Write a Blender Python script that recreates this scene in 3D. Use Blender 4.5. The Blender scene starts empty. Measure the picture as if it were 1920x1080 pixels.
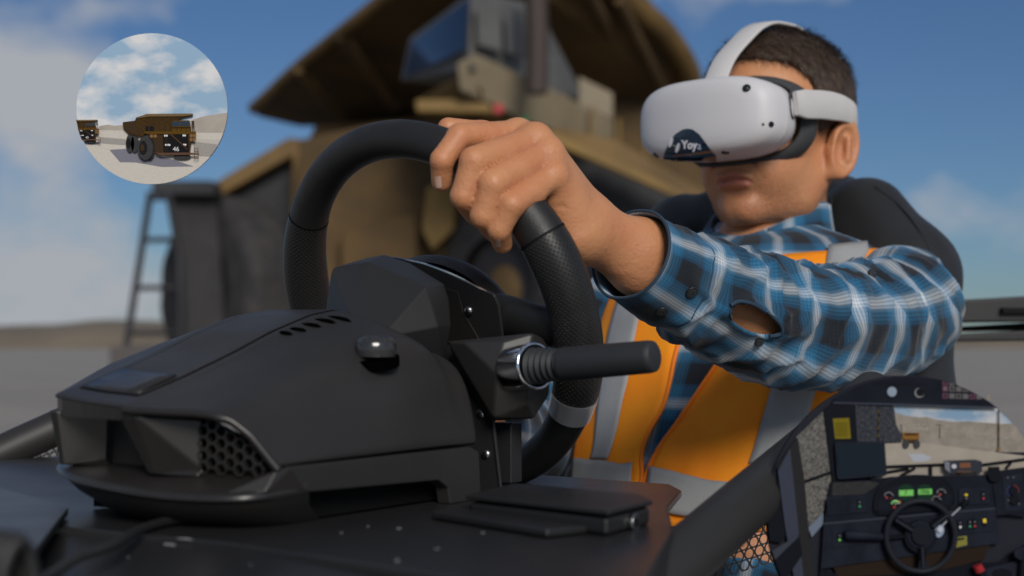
import bpy, bmesh, math, random
import numpy as np
from mathutils import Vector, Matrix, noise as mnoise

random.seed(7)
SC = bpy.context.scene
COL = SC.collection

# ------------------------------------------------------------------ camera, sky, sun, exposure
FPX = 2667.0                      # focal length in photograph pixels (50 mm lens, 36 mm sensor)
CAMZ, PITCH = 0.9, math.radians(2.36)
cam_d = bpy.data.cameras.new('camera')
cam = bpy.data.objects.new('camera', cam_d)
COL.objects.link(cam)
cam.location = (0, 0, CAMZ)
cam.rotation_euler = (math.pi / 2 + PITCH, 0, 0)
cam_d.lens = 50
cam_d.sensor_width = 36
cam_d.clip_start = 0.05
cam_d.clip_end = 5000
cam_d.dof.use_dof = True
cam_d.dof.focus_distance = 1.24
cam_d.dof.aperture_fstop = 5.2
SC.camera = cam

SUN_EL, SUN_AZ = math.radians(28), math.radians(166)   # azimuth measured from +Y towards +X
wd = bpy.data.worlds.new('World')
SC.world = wd
wd.use_nodes = True
wn, wl = wd.node_tree.nodes, wd.node_tree.links
wn.clear()
sky = wn.new('ShaderNodeTexSky')
sky.sky_type = 'NISHITA'
sky.sun_disc = False
sky.sun_elevation = SUN_EL
sky.sun_rotation = SUN_AZ
sky.dust_density = 0.3
sky.ozone_density = 3.0
tc = wn.new('ShaderNodeTexCoord')
mp = wn.new('ShaderNodeMapping')
mp.inputs['Scale'].default_value = (1.0, 1.0, 1.5)
mp.inputs['Location'].default_value = (6.332, 0.153, 1.087)
wl.new(tc.outputs['Generated'], mp.inputs['Vector'])
cn = wn.new('ShaderNodeTexNoise')
cn.inputs['Scale'].default_value = 4.6
cn.inputs['Detail'].default_value = 4
cn.inputs['Roughness'].default_value = 0.52
wl.new(mp.outputs[0], cn.inputs['Vector'])
cr = wn.new('ShaderNodeValToRGB')
cr.color_ramp.elements[0].position = 0.49
cr.color_ramp.elements[0].color = (0, 0, 0, 1)
cr.color_ramp.elements[1].position = 0.60
cr.color_ramp.elements[1].color = (1, 1, 1, 1)
wl.new(cn.outputs['Fac'], cr.inputs['Fac'])
mx = wn.new('ShaderNodeMix')
mx.data_type = 'RGBA'
wl.new(cr.outputs['Color'], mx.inputs['Factor'])
tint = wn.new('ShaderNodeMix')
tint.data_type = 'RGBA'
tint.blend_type = 'MULTIPLY'
tint.inputs['Factor'].default_value = 1
tint.inputs['B'].default_value = (.72, .93, 1.22, 1)
wl.new(sky.outputs['Color'], tint.inputs['A'])
wl.new(tint.outputs['Result'], mx.inputs['A'])
mx.inputs['B'].default_value = (9.0, 9.5, 10.4, 1)
bg = wn.new('ShaderNodeBackground')
bg.inputs['Strength'].default_value = 0.06
wl.new(mx.outputs['Result'], bg.inputs['Color'])
wo = wn.new('ShaderNodeOutputWorld')
wl.new(bg.outputs[0], wo.inputs['Surface'])

sun_d = bpy.data.lights.new('sun', 'SUN')
sun_d.energy = 3.6
sun_d.angle = math.radians(22)
sun_d.color = (1.0, 0.94, 0.86)
sun = bpy.data.objects.new('sun', sun_d)
COL.objects.link(sun)
sv = Vector((math.sin(SUN_AZ) * math.cos(SUN_EL), math.cos(SUN_AZ) * math.cos(SUN_EL), math.sin(SUN_EL)))
sun.rotation_euler = sv.to_track_quat('Z', 'Y').to_euler()
sun.location = sv * 30

vs = SC.view_settings
vs.view_transform = 'Standard'
vs.look = 'None'
vs.gamma = 1
vs.exposure = -0.52
SC.render.engine = 'CYCLES'

# ------------------------------------------------------------------ helpers
CAMP = np.array([0, 0, CAMZ])


def ray(px, py):
    a, b = (px - 960) / FPX, (540 - py) / FPX
    return np.array([a, math.cos(PITCH) - b * math.sin(PITCH), math.sin(PITCH) + b * math.cos(PITCH)])


def at(px, py, d):
    """the point seen at photograph pixel (px, py) that stands d metres in front of the camera"""
    D = ray(px, py)
    return CAMP + D * (d / D[1])


def onplane(px, py, P0, N):
    D = ray(px, py)
    return CAMP + D * (np.dot(np.array(P0) - CAMP, N) / np.dot(D, N))


def proj(P):
    q = np.asarray(P) - CAMP
    f = q[..., 1] * math.cos(PITCH) + q[..., 2] * math.sin(PITCH)
    u = -q[..., 1] * math.sin(PITCH) + q[..., 2] * math.cos(PITCH)
    return np.stack([960 + FPX * q[..., 0] / f, 540 - FPX * u / f], -1)


def V(p):
    return np.array(p, float)


def unit(v):
    v = np.asarray(v, float)
    return v / (np.linalg.norm(v) + 1e-12)


MATS = {}


def mat(name, col=(.5, .5, .5), rough=.5, metal=0., bump=0., bscale=200., var=0., vscale=20., col2=None,
        spec=.5, coat=0., emit=None, estr=1., sss=0., bdist=.001, detail=3.):
    if name in MATS:
        return MATS[name]
    m = bpy.data.materials.new(name)
    m.use_nodes = True
    n, l = m.node_tree.nodes, m.node_tree.links
    b = n['Principled BSDF']
    b.inputs['Base Color'].default_value = (*col, 1)
    b.inputs['Roughness'].default_value = rough
    b.inputs['Metallic'].default_value = metal
    b.inputs['Specular IOR Level'].default_value = spec
    if coat:
        b.inputs['Coat Weight'].default_value = coat
        b.inputs['Coat Roughness'].default_value = .1
    if sss:
        b.inputs['Subsurface Weight'].default_value = sss
        b.inputs['Subsurface Radius'].default_value = (.012, .004, .002)
        b.inputs['Subsurface Scale'].default_value = 1.0
    if emit:
        b.inputs['Emission Color'].default_value = (*emit, 1)
        b.inputs['Emission Strength'].default_value = estr
    t = n.new('ShaderNodeTexCoord')
    if var:
        z = n.new('ShaderNodeTexNoise')
        z.inputs['Scale'].default_value = vscale
        z.inputs['Detail'].default_value = detail
        l.new(t.outputs['Object'], z.inputs['Vector'])
        r = n.new('ShaderNodeMapRange')
        r.inputs['From Min'].default_value = .3
        r.inputs['From Max'].default_value = .7
        l.new(z.outputs['Fac'], r.inputs['Value'])
        x = n.new('ShaderNodeMix')
        x.data_type = 'RGBA'
        x.inputs['A'].default_value = (*col, 1)
        c2 = col2 if col2 else tuple(max(0, c * (1 - var)) for c in col)
        x.inputs['B'].default_value = (*c2, 1)
        l.new(r.outputs[0], x.inputs['Factor'])
        l.new(x.outputs['Result'], b.inputs['Base Color'])
        r2 = n.new('ShaderNodeMapRange')
        r2.inputs['To Min'].default_value = max(.02, rough - .08)
        r2.inputs['To Max'].default_value = min(1, rough + .1)
        l.new(z.outputs['Fac'], r2.inputs['Value'])
        l.new(r2.outputs[0], b.inputs['Roughness'])
    if bump:
        z = n.new('ShaderNodeTexNoise')
        z.inputs['Scale'].default_value = bscale
        z.inputs['Detail'].default_value = 2
        l.new(t.outputs['Object'], z.inputs['Vector'])
        bp = n.new('ShaderNodeBump')
        bp.inputs['Strength'].default_value = bump
        bp.inputs['Distance'].default_value = bdist
        l.new(z.outputs['Fac'], bp.inputs['Height'])
        l.new(bp.outputs[0], b.inputs['Normal'])
    MATS[name] = m
    return m


def link(o, parent):
    COL.objects.link(o)
    if parent is not None:
        o.parent = parent
        if parent.type == 'EMPTY':
            o.matrix_parent_inverse = Matrix.Translation(-Vector(parent.location))


def obj(name, verts, faces, m, parent=None, smooth=True, uv=None, bevel=0., bseg=2, subsurf=0, angle=None, solid=0.):
    me = bpy.data.meshes.new(name)
    me.from_pydata([tuple(map(float, v)) for v in verts], [], [tuple(map(int, f)) for f in faces])
    if uv is not None:
        ul = me.uv_layers.new(name='UVMap')
        vi = np.zeros(len(me.loops), np.int32)
        me.loops.foreach_get('vertex_index', vi)
        if isinstance(uv, np.ndarray) and len(uv) == len(verts):
            ul.data.foreach_set('uv', np.asarray(uv, np.float32)[vi].ravel())
        else:
            ul.data.foreach_set('uv', np.asarray(uv, np.float32).ravel())
    if smooth:
        me.polygons.foreach_set('use_smooth', [True] * len(me.polygons))
        if angle is not None:
            me.set_sharp_from_angle(angle=math.radians(angle))
    me.materials.append(m)
    o = bpy.data.objects.new(name, me)
    link(o, parent)
    if solid:
        s = o.modifiers.new('solid', 'SOLIDIFY')
        s.thickness = abs(solid)
        s.offset = -1 if solid > 0 else 1
    if bevel:
        b = o.modifiers.new('bevel', 'BEVEL')
        b.width = bevel
        b.segments = bseg
        b.limit_method = 'ANGLE'
        b.angle_limit = math.radians(30)
        b.harden_normals = True
    if subsurf:
        s = o.modifiers.new('sub', 'SUBSURF')
        s.levels = s.render_levels = subsurf
    me.update()
    return o


def tag(o, label, cat, group=None, kind=None):
    if label:
        o['label'] = label
    if cat:
        o['category'] = cat
    if group:
        o['group'] = group
    if kind:
        o['kind'] = kind
    return o


def empty(name, loc, label, cat, group=None):
    o = bpy.data.objects.new(name, None)
    o.location = tuple(map(float, loc))
    o.empty_display_size = .05
    COL.objects.link(o)
    return tag(o, label, cat, group)


def frames(path, closed=False, up=None):
    P = np.array(path, float)
    n = len(P)
    T = np.zeros_like(P)
    for i in range(n):
        if closed:
            T[i] = unit(P[(i + 1) % n] - P[i - 1])
        else:
            T[i] = unit(P[min(i + 1, n - 1)] - P[max(i - 1, 0)])
    N = np.zeros_like(P)
    a = V(up) if up is not None else (V((0, 0, 1)) if abs(T[0][2]) < .9 else V((1, 0, 0)))
    N[0] = unit(a - T[0] * np.dot(a, T[0]))
    for i in range(1, n):
        N[i] = unit(N[i - 1] - T[i] * np.dot(N[i - 1], T[i]))
    if up is not None:
        for i in range(n):
            N[i] = unit(a - T[i] * np.dot(a, T[i]))
    return P, T, N, np.cross(T, N)


def tube_mesh(path, rad, seg=12, closed=False, cap=True, up=None, aspect=1., dome=False):
    P, T, N, B = frames(path, closed, up)
    n = len(P)
    R = np.full(n, rad) if np.isscalar(rad) else np.array(rad, float)
    ang = np.arange(seg) * 2 * math.pi / seg
    vs_ = []
    for i in range(n):
        for a in ang:
            vs_.append(P[i] + R[i] * (math.cos(a) * N[i] + aspect * math.sin(a) * B[i]))
    fs = []
    for i in range(n if closed else n - 1):
        j = (i + 1) % n
        for k in range(seg):
            k2 = (k + 1) % seg
            fs.append((i * seg + k, i * seg + k2, j * seg + k2, j * seg + k))
    if cap and not closed:
        fs.append(tuple(range(seg))[::-1])
        fs.append(tuple((n - 1) * seg + k for k in range(seg)))
    return vs_, fs


def tube(name, path, rad, m, parent=None, seg=12, closed=False, cap=True, up=None, aspect=1., angle=50, uvs=False):
    v, f = tube_mesh(path, rad, seg, closed, cap, up, aspect)
    uv = None
    if uvs:
        n = len(path)
        L = np.concatenate([[0], np.cumsum(np.linalg.norm(np.diff(np.array(path, float), axis=0), axis=1))])
        rm = float(np.mean(rad))
        uvl = []
        for fc in f:
            if len(fc) != 4:
                uvl += [(0, 0)] * len(fc)
                continue
            for q, vi in enumerate(fc):
                i, k = divmod(vi, seg)
                k0 = fc[0] % seg
                kk = k0 + (1 if q in (1, 2) else 0)
                uvl.append((kk / seg * 2 * math.pi * rm, L[i]))
        uv = uvl
    return obj(name, v, f, m, parent, True, angle=angle, uv=uv)


def merge(parts):
    vs_, fs = [], []
    for v, f in parts:
        o = len(vs_)
        vs_ += list(v)
        fs += [tuple(i + o for i in x) for x in f]
    return vs_, fs


def prism_mesh(poly, vec):
    n = len(poly)
    vec = V(vec)
    p = [V(q) for q in poly]
    v = p + [q + vec for q in p]
    f = [tuple(range(n))[::-1], tuple(range(n, 2 * n))]
    for i in range(n):
        j = (i + 1) % n
        f.append((i, j, n + j, n + i))
    return v, f


def fix_normals(o):
    bm = bmesh.new()
    bm.from_mesh(o.data)
    bmesh.ops.recalc_face_normals(bm, faces=bm.faces)
    bm.to_mesh(o.data)
    bm.free()
    return o


def prism(name, poly, vec, m, parent=None, bevel=0., bseg=2):
    v, f = prism_mesh(poly, vec)
    return fix_normals(obj(name, v, f, m, parent, smooth=bool(bevel), bevel=bevel, bseg=bseg, angle=30 if bevel else None))


def box_mesh(c, ax, ay, az):
    c, ax, ay, az = V(c), V(ax), V(ay), V(az)
    v = [c + sx * ax + sy * ay + sz * az for sx in (-1, 1) for sy in (-1, 1) for sz in (-1, 1)]
    f = [(0, 1, 3, 2), (4, 6, 7, 5), (0, 4, 5, 1), (2, 3, 7, 6), (0, 2, 6, 4), (1, 5, 7, 3)]
    return v, f


def box(name, c, ax, ay, az, m, parent=None, bevel=0., bseg=2):
    v, f = box_mesh(c, ax, ay, az)
    return fix_normals(obj(name, v, f, m, parent, smooth=bool(bevel), bevel=bevel, bseg=bseg, angle=30 if bevel else None))


def hull(name, pts, m, parent=None, bevel=0., bseg=2):
    me = bpy.data.meshes.new(name)
    bm = bmesh.new()
    for p in pts:
        bm.verts.new(tuple(map(float, p)))
    r = bmesh.ops.convex_hull(bm, input=bm.verts)
    bmesh.ops.delete(bm, geom=list({g for g in r['geom_interior'] if isinstance(g, bmesh.types.BMVert)}), context='VERTS')
    bmesh.ops.dissolve_limit(bm, angle_limit=math.radians(4), verts=bm.verts, edges=bm.edges)
    bm.to_mesh(me)
    bm.free()
    me.materials.append(m)
    o = bpy.data.objects.new(name, me)
    link(o, parent)
    if bevel:
        b = o.modifiers.new('bevel', 'BEVEL')
        b.width = bevel
        b.segments = bseg
        b.limit_method = 'ANGLE'
        b.angle_limit = math.radians(12)
        b.harden_normals = True
        me.polygons.foreach_set('use_smooth', [True] * len(me.polygons))
    return o


def grid_faces(nr, nc, wrap=False):
    f = []
    for i in range(nr - 1):
        for k in range(nc if wrap else nc - 1):
            k2 = (k + 1) % nc
            f.append((i * nc + k, i * nc + k2, (i + 1) * nc + k2, (i + 1) * nc + k))
    return f


def disc_mesh(c, n, r, seg=24, h=0., r2=None, up=(0, 0, 1)):
    """a short round plug from c along n"""
    c, n = V(c), unit(n)
    a = V(up) if abs(np.dot(n, unit(up))) < .95 else V((1, 0, 0))
    e1 = unit(np.cross(a, n))
    e2 = np.cross(n, e1)
    r2 = r if r2 is None else r2
    v = []
    for k in range(seg):
        t = 2 * math.pi * k / seg
        v.append(c + r * (math.cos(t) * e1 + math.sin(t) * e2))
    for k in range(seg):
        t = 2 * math.pi * k / seg
        v.append(c + n * h + r2 * (math.cos(t) * e1 + math.sin(t) * e2))
    f = [tuple(range(seg))[::-1], tuple(range(seg, 2 * seg))]
    for k in range(seg):
        k2 = (k + 1) % seg
        f.append((k, k2, seg + k2, seg + k))
    return v, f


def plug(name, c, n, r, h, m, parent=None, seg=24, r2=None, bevel=0.):
    v, f = disc_mesh(c, n, r, seg, h, r2)
    return obj(name, v, f, m, parent, True, angle=40, bevel=bevel)


def dome(name, c, n, r, h, m, parent=None, seg=20, rings=6, power=2.):
    """a domed button or screw head"""
    n = unit(n)
    a = V((0, 0, 1)) if abs(n[2]) < .95 else V((1, 0, 0))
    e1 = unit(np.cross(a, n))
    e2 = np.cross(n, e1)
    v, f = [], []
    for i in range(rings):
        q = i / rings
        rr, hh = r * math.cos(q * math.pi / 2) ** (2 / power), h * math.sin(q * math.pi / 2)
        for k in range(seg):
            t = 2 * math.pi * k / seg
            v.append(V(c) + n * hh + rr * (math.cos(t) * e1 + math.sin(t) * e2))
    f = grid_faces(rings, seg, True)
    v.append(V(c) + n * h)
    f += [((rings - 1) * seg + k, (rings - 1) * seg + (k + 1) % seg, len(v) - 1) for k in range(seg)]
    return obj(name, v, f, m, parent, True)


def catmull(pts, n=8, closed=False):
    P = [V(p) for p in pts]
    out = []
    m = len(P)
    rng = range(m if closed else m - 1)
    for i in rng:
        p0 = P[i - 1] if (closed or i > 0) else 2 * P[0] - P[1]
        p1, p2 = P[i], P[(i + 1) % m]
        p3 = P[(i + 2) % m] if (closed or i + 2 < m) else 2 * P[-1] - P[-2]
        for k in range(n):
            t = k / n
            out.append(.5 * ((2 * p1) + (-p0 + p2) * t + (2 * p0 - 5 * p1 + 4 * p2 - p3) * t * t + (-p0 + 3 * p1 - 3 * p2 + p3) * t ** 3))
    if not closed:
        out.append(P[-1])
    return np.array(out)


def interp(x, xs, ys):
    return float(np.interp(x, xs, ys))


def vnoise(P, scale, seed=0):
    """smooth value noise on an (N,3) array, in -1..1"""
    P = np.asarray(P, float) * scale + seed * 17.31
    i = np.floor(P).astype(np.int64)
    f = P - i
    f = f * f * (3 - 2 * f)
    out = np.zeros(len(P))
    for dx in (0, 1):
        for dy in (0, 1):
            for dz in (0, 1):
                h = ((i[:, 0] + dx) * 374761393 + (i[:, 1] + dy) * 668265263 + (i[:, 2] + dz) * 2147483647 + 1013) & 0xffffffff
                h = ((h ^ (h >> 13)) * 1274126177) & 0xffffffff
                h = ((h ^ (h >> 16)) & 0xffff) / 32767.5 - 1
                w = (f[:, 0] if dx else 1 - f[:, 0]) * (f[:, 1] if dy else 1 - f[:, 1]) * (f[:, 2] if dz else 1 - f[:, 2])
                out += h * w
    return out


def text_mesh(s, size, m, name, parent, origin, ex, ey, extrude=.0002, align='CENTER', shear=0., bold=0.):
    """flat lettering as mesh: ex is the writing direction, ey the up direction"""
    cu = bpy.data.curves.new(name, 'FONT')
    cu.body = s
    cu.size = size
    cu.align_x = align
    cu.align_y = 'CENTER'
    cu.extrude = extrude
    cu.offset = bold
    cu.shear = shear
    cu.resolution_u = 3
    tmp = bpy.data.objects.new(name, cu)
    COL.objects.link(tmp)
    dg = bpy.context.evaluated_depsgraph_get()
    me = bpy.data.meshes.new_from_object(tmp.evaluated_get(dg))
    bpy.data.objects.remove(tmp)
    ex, ey = unit(ex), unit(ey)
    ez = np.cross(ex, ey)
    for v in me.vertices:
        v.co = Vector(V(origin) + v.co[0] * ex + v.co[1] * ey + v.co[2] * ez)
    me.materials.clear()
    me.materials.append(m)
    o = bpy.data.objects.new(name, me)
    link(o, parent)
    return o


# ------------------------------------------------------------------ signed-distance modelling (organic bodies)
def smin(a, b, k):
    h = np.clip(.5 + .5 * (b - a) / k, 0, 1)
    return b + (a - b) * h - k * h * (1 - h)


def smax(a, b, k):
    return -smin(-a, -b, k)


def d_cone(P, a, b, ra, rb):
    a, b = V(a), V(b)
    ba = b - a
    h = np.clip(((P - a) @ ba) / max(1e-12, ba @ ba), 0, 1)
    return np.linalg.norm(P - a - h[:, None] * ba, axis=1) - (ra + (rb - ra) * h)


def d_ell(P, c, r, ax=None):
    q = P - V(c)
    if ax is not None:
        q = q @ np.array(ax).T
    r = V(r)
    k0 = np.linalg.norm(q / r, axis=1)
    k1 = np.linalg.norm(q / (r * r), axis=1)
    return k0 * (k0 - 1) / (k1 + 1e-9)


def d_box(P, c, h, rad, ax=None):
    q = P - V(c)
    if ax is not None:
        q = q @ np.array(ax).T
    q = np.abs(q) - (V(h) - rad)
    return np.linalg.norm(np.maximum(q, 0), axis=1) + np.minimum(q.max(1), 0) - rad


def surface_nets(fn, lo, hi, h):
    lo, hi = V(lo), V(hi)
    n = np.ceil((hi - lo) / h).astype(int) + 1
    xs = [lo[i] + h * np.arange(n[i]) for i in range(3)]
    G = np.stack(np.meshgrid(*xs, indexing='ij'), -1).reshape(-1, 3)
    # coarse pass first: only points near the surface are evaluated exactly
    K = 4
    nc = (n + K - 2) // K + 1
    xc = [lo[i] + h * K * np.arange(nc[i]) for i in range(3)]
    GC = np.stack(np.meshgrid(*xc, indexing='ij'), -1).reshape(-1, 3)
    DC = fn(GC).reshape(nc)
    near = np.abs(DC) < h * K * 2.2
    ii = np.minimum(np.arange(n[0]) // K, nc[0] - 2), np.minimum(np.arange(n[1]) // K, nc[1] - 2), np.minimum(np.arange(n[2]) // K, nc[2] - 2)
    cell = np.zeros(nc - 1, bool)
    for a in (0, 1):
        for b in (0, 1):
            for c in (0, 1):
                cell |= near[a:a + nc[0] - 1, b:b + nc[1] - 1, c:c + nc[2] - 1]
    need = cell[np.ix_(*ii)].ravel()
    D = DC[np.ix_(*ii)].ravel().copy()
    sel = np.flatnonzero(need)
    for c in np.array_split(sel, max(1, len(sel) // 200000)):
        D[c] = fn(G[c])
    D = D.reshape(n)
    S = D < 0
    nx, ny, nz = n - 1
    acc = np.zeros((nx, ny, nz, 3))
    cnt = np.zeros((nx, ny, nz))
    offs = [(i, j, k) for i in (0, 1) for j in (0, 1) for k in (0, 1)]
    for a in offs:
        for ax in range(3):
            if a[ax]:
                continue
            b = list(a)
            b[ax] = 1
            da = D[a[0]:a[0] + nx, a[1]:a[1] + ny, a[2]:a[2] + nz]
            db = D[b[0]:b[0] + nx, b[1]:b[1] + ny, b[2]:b[2] + nz]
            m = (da < 0) != (db < 0)
            t = np.where(m, da / np.where(m, da - db, 1), 0)
            for q in range(3):
                acc[..., q] += np.where(m, a[q] + (t if q == ax else 0), 0)
            cnt += m
    act = cnt > 0
    idx = -np.ones((nx, ny, nz), int)
    idx[act] = np.arange(act.sum())
    ijk = np.argwhere(act)
    verts = lo + h * (ijk + acc[act] / cnt[act][:, None])
    faces = []
    for ax in range(3):
        o1, o2 = [(1, 2), (2, 0), (0, 1)][ax]
        sl = [slice(0, None)] * 3
        A = S
        B_ = np.roll(S, -1, ax)
        ch = A != B_
        e = np.argwhere(ch)
        ok = (e[:, ax] < [nx, ny, nz][ax]) & (e[:, o1] > 0) & (e[:, o2] > 0) & (e[:, o1] < [nx, ny, nz][o1]) & (e[:, o2] < [nx, ny, nz][o2])
        e = e[ok]
        d1 = np.zeros(3, int)
        d1[o1] = 1
        d2 = np.zeros(3, int)
        d2[o2] = 1

        def g(q):
            return idx[q[:, 0], q[:, 1], q[:, 2]]
        quad = np.stack([g(e - d1 - d2), g(e - d2), g(e), g(e - d1)], 1)
        ins = A[e[:, 0], e[:, 1], e[:, 2]]
        quad[~ins] = quad[~ins][:, ::-1]
        faces.append(quad[(quad >= 0).all(1)])
    return verts, np.concatenate(faces)


def largest(v, f):
    """drop stray bubbles: keep only the biggest connected surface"""
    f = np.asarray(f)
    lab = np.arange(len(v))
    while True:
        m = lab[f].min(1)
        new = lab.copy()
        np.minimum.at(new, f.ravel(), np.repeat(m, f.shape[1]))
        new = new[new]
        if (new == lab).all():
            break
        lab = new
    used = np.zeros(len(v), bool)
    used[f.ravel()] = True
    ids, cnt = np.unique(lab[used], return_counts=True)
    keep = lab == ids[np.argmax(cnt)]
    keep &= used
    mp_ = -np.ones(len(v), int)
    mp_[keep] = np.arange(keep.sum())
    return v[keep], mp_[f[keep[f[:, 0]]]]


# ------------------------------------------------------------------ shared materials
M_plastic = mat('black plastic', (.028, .026, .0245), .46, bump=.15, bscale=1800, bdist=.0003, var=.25, vscale=14)
M_plastic2 = mat('satin black plastic', (.026, .024, .0225), .30, bump=.08, bscale=2200, bdist=.0002, var=.2, vscale=20)
M_dark = mat('deep black plastic', (.004, .004, .004), .7, spec=.2)
M_hole = mat('flat black gap fill', (.0015, .0015, .0015), .9, spec=.0)
M_metal_blk = mat('black powder coated steel', (.02, .02, .021), .42, bump=.2, bscale=1500, bdist=.0003, var=.3, vscale=9)
M_chrome = mat('chrome', (.75, .76, .78), .12, 1.)
M_steel = mat('brushed steel', (.45, .45, .46), .3, 1., var=.3, vscale=300)
M_leather = mat('black leather', (.017, .0165, .016), .46, bump=.5, bscale=900, bdist=.0005, var=.25, vscale=60)
M_rubber = mat('black rubber', (.018, .021, .024), .62, bump=.15, bscale=700, bdist=.0004)


def dotted(name, col, rough, pitch, depth):
    m = mat(name, col, rough)
    n, l = m.node_tree.nodes, m.node_tree.links
    uvn = n.new('ShaderNodeUVMap')
    mpn = n.new('ShaderNodeMapping')
    mpn.inputs['Scale'].default_value = (1 / pitch, 1 / pitch, 1)
    mpn.inputs['Rotation'].default_value = (0, 0, math.radians(45))
    l.new(uvn.outputs[0], mpn.inputs['Vector'])
    fr = n.new('ShaderNodeVectorMath')
    fr.operation = 'FRACTION'
    l.new(mpn.outputs[0], fr.inputs[0])
    sb = n.new('ShaderNodeVectorMath')
    sb.operation = 'SUBTRACT'
    sb.inputs[1].default_value = (.5, .5, 0)
    l.new(fr.outputs[0], sb.inputs[0])
    ml = n.new('ShaderNodeVectorMath')
    ml.operation = 'MULTIPLY'
    ml.inputs[1].default_value = (1, 1, 0)
    l.new(sb.outputs[0], ml.inputs[0])
    ln = n.new('ShaderNodeVectorMath')
    ln.operation = 'LENGTH'
    l.new(ml.outputs[0], ln.inputs[0])
    mr = n.new('ShaderNodeMapRange')
    mr.interpolation_type = 'SMOOTHSTEP'
    mr.inputs['From Min'].default_value = .16
    mr.inputs['From Max'].default_value = .3
    l.new(ln.outputs['Value'], mr.inputs['Value'])
    bp = n.new('ShaderNodeBump')
    bp.inputs['Strength'].default_value = 1
    bp.inputs['Distance'].default_value = depth
    l.new(mr.outputs[0], bp.inputs['Height'])
    l.new(bp.outputs[0], n['Principled BSDF'].inputs['Normal'])
    return m


M_perf = dotted('perforated leather', (.016, .0155, .015), .4, .0030, .0008)

# ------------------------------------------------------------------ ground
M_ground = mat('dry gravel ground', (.25, .235, .215), .9, var=.5, vscale=.35, col2=(.34, .31, .27), bump=.4, bscale=6, bdist=.05)
gp = []
for i in range(41):
    for k in range(41):
        x, y = (k - 20) * 60., -60 + i * 60.
        gp.append((x, y, 0))
tag(obj('ground', gp, grid_faces(41, 41), M_ground), 'flat dusty grey ground of the mine yard', 'ground', kind='structure')
M_hill = mat('pale dry hillside', (.24, .19, .13), .95, var=.4, vscale=.02, col2=(.14, .12, .09))
for nm, x0, x1, y0, hh, sd in (('hill', -420, 60, 520, 11, 1), ('hill', 60, 620, 640, 9, 5)):
    nx, ny = 60, 14
    P = []
    for i in range(ny):
        for k in range(nx):
            u, w = k / (nx - 1), i / (ny - 1)
            e = math.sin(math.pi * u) ** .6 * math.sin(math.pi * min(1, w * 1.0))
            P.append((x0 + (x1 - x0) * u, y0 + 160 * w, -1 + e * hh))
    P = np.array(P)
    P[:, 2] += vnoise(P, .02, sd) * 3.2 * (P[:, 2] > 0) + vnoise(P, .06, sd) * 1.0 * (P[:, 2] > 0)
    tag(obj(nm, P, grid_faces(ny, nx), M_hill), 'low tan spoil hill on the horizon left of the truck' if x0 < 0 else 'low tan spoil hill on the horizon behind the seat', 'hill', kind='structure')

# ------------------------------------------------------------------ the rig: frames of reference
W0 = at(811, 584, 1.2)
TH, PH = math.radians(40.6), math.radians(21.5)
w_r = V((math.cos(TH), -math.sin(TH), 0))
w_u = V((-math.sin(TH) * math.sin(PH), -math.cos(TH) * math.sin(PH), math.cos(PH)))
w_n = V((math.sin(TH) * math.cos(PH), math.cos(TH) * math.cos(PH), math.sin(PH)))     # towards the driver


def wp(x, y, n=0.):
    return W0 + x * w_r + y * w_u + n * w_n


def wpx(px, py, n=0.):
    return onplane(px, py, W0 + n * w_n, w_n)


TB = math.radians(33)
B0 = V((-.056, 1.2, .93))
b_r = V((math.cos(TB), -math.sin(TB), 0))
b_f = V((math.sin(TB), math.cos(TB), 0))
Zv = V((0, 0, 1))


def bl(a, b, c):
    return B0 + a * b_r + b * b_f + c * Zv


def bpx(px, py, b):
    return onplane(px, py, B0 + b * b_f, b_f)


DESK = -.145

# ------------------------------------------------------------------ desk plate of the cockpit
desk = empty('cockpit_desk', bl(0, -.2, DESK - .03), 'scuffed black steel desk plate carrying the wheel base', 'desk')


def desk_px(px, py, c=DESK):
    return onplane(px, py, B0 + c * Zv, Zv)


dk = [bl(-.52, .17, DESK), bl(-.52, -.33, DESK), bl(-.04, -.365, DESK), bl(.1, -.36, DESK), desk_px(1185, 1130), desk_px(1262, 995), desk_px(1252, 950), bl(.19, .06, DESK), bl(.16, .1, DESK)]
M_desk = mat('worn black desk paint', (.024, .024, .025), .36, bump=.1, bscale=400, bdist=.0004, var=.35, vscale=7)
desk_parts = [prism('plate', dk, (0, 0, -.006), M_desk, desk, bevel=.0015)]
# folded front lip that slopes towards the camera
fl = [bl(-.52, -.33, DESK - .001), bl(-.04, -.365, DESK - .001), bl(.1, -.36, DESK - .001), bl(.36, -.36, DESK - .001), bl(.36, -.62, DESK - .05), bl(.1, -.7, DESK - .06), bl(-.52, -.7, DESK - .06)]
desk_parts.append(hull('front_lip', fl + [p - V((0, 0, .006)) for p in fl], M_desk, desk))
# flat bracket plate at the left front
lp = [desk_px(0, 925, DESK + .002), desk_px(128, 966, DESK + .002), desk_px(30, 1100, DESK + .002), desk_px(-160, 1100, DESK + .002)]
prism('bracket_plate', lp, (0, 0, .005), M_desk, desk, bevel=.001)
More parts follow.
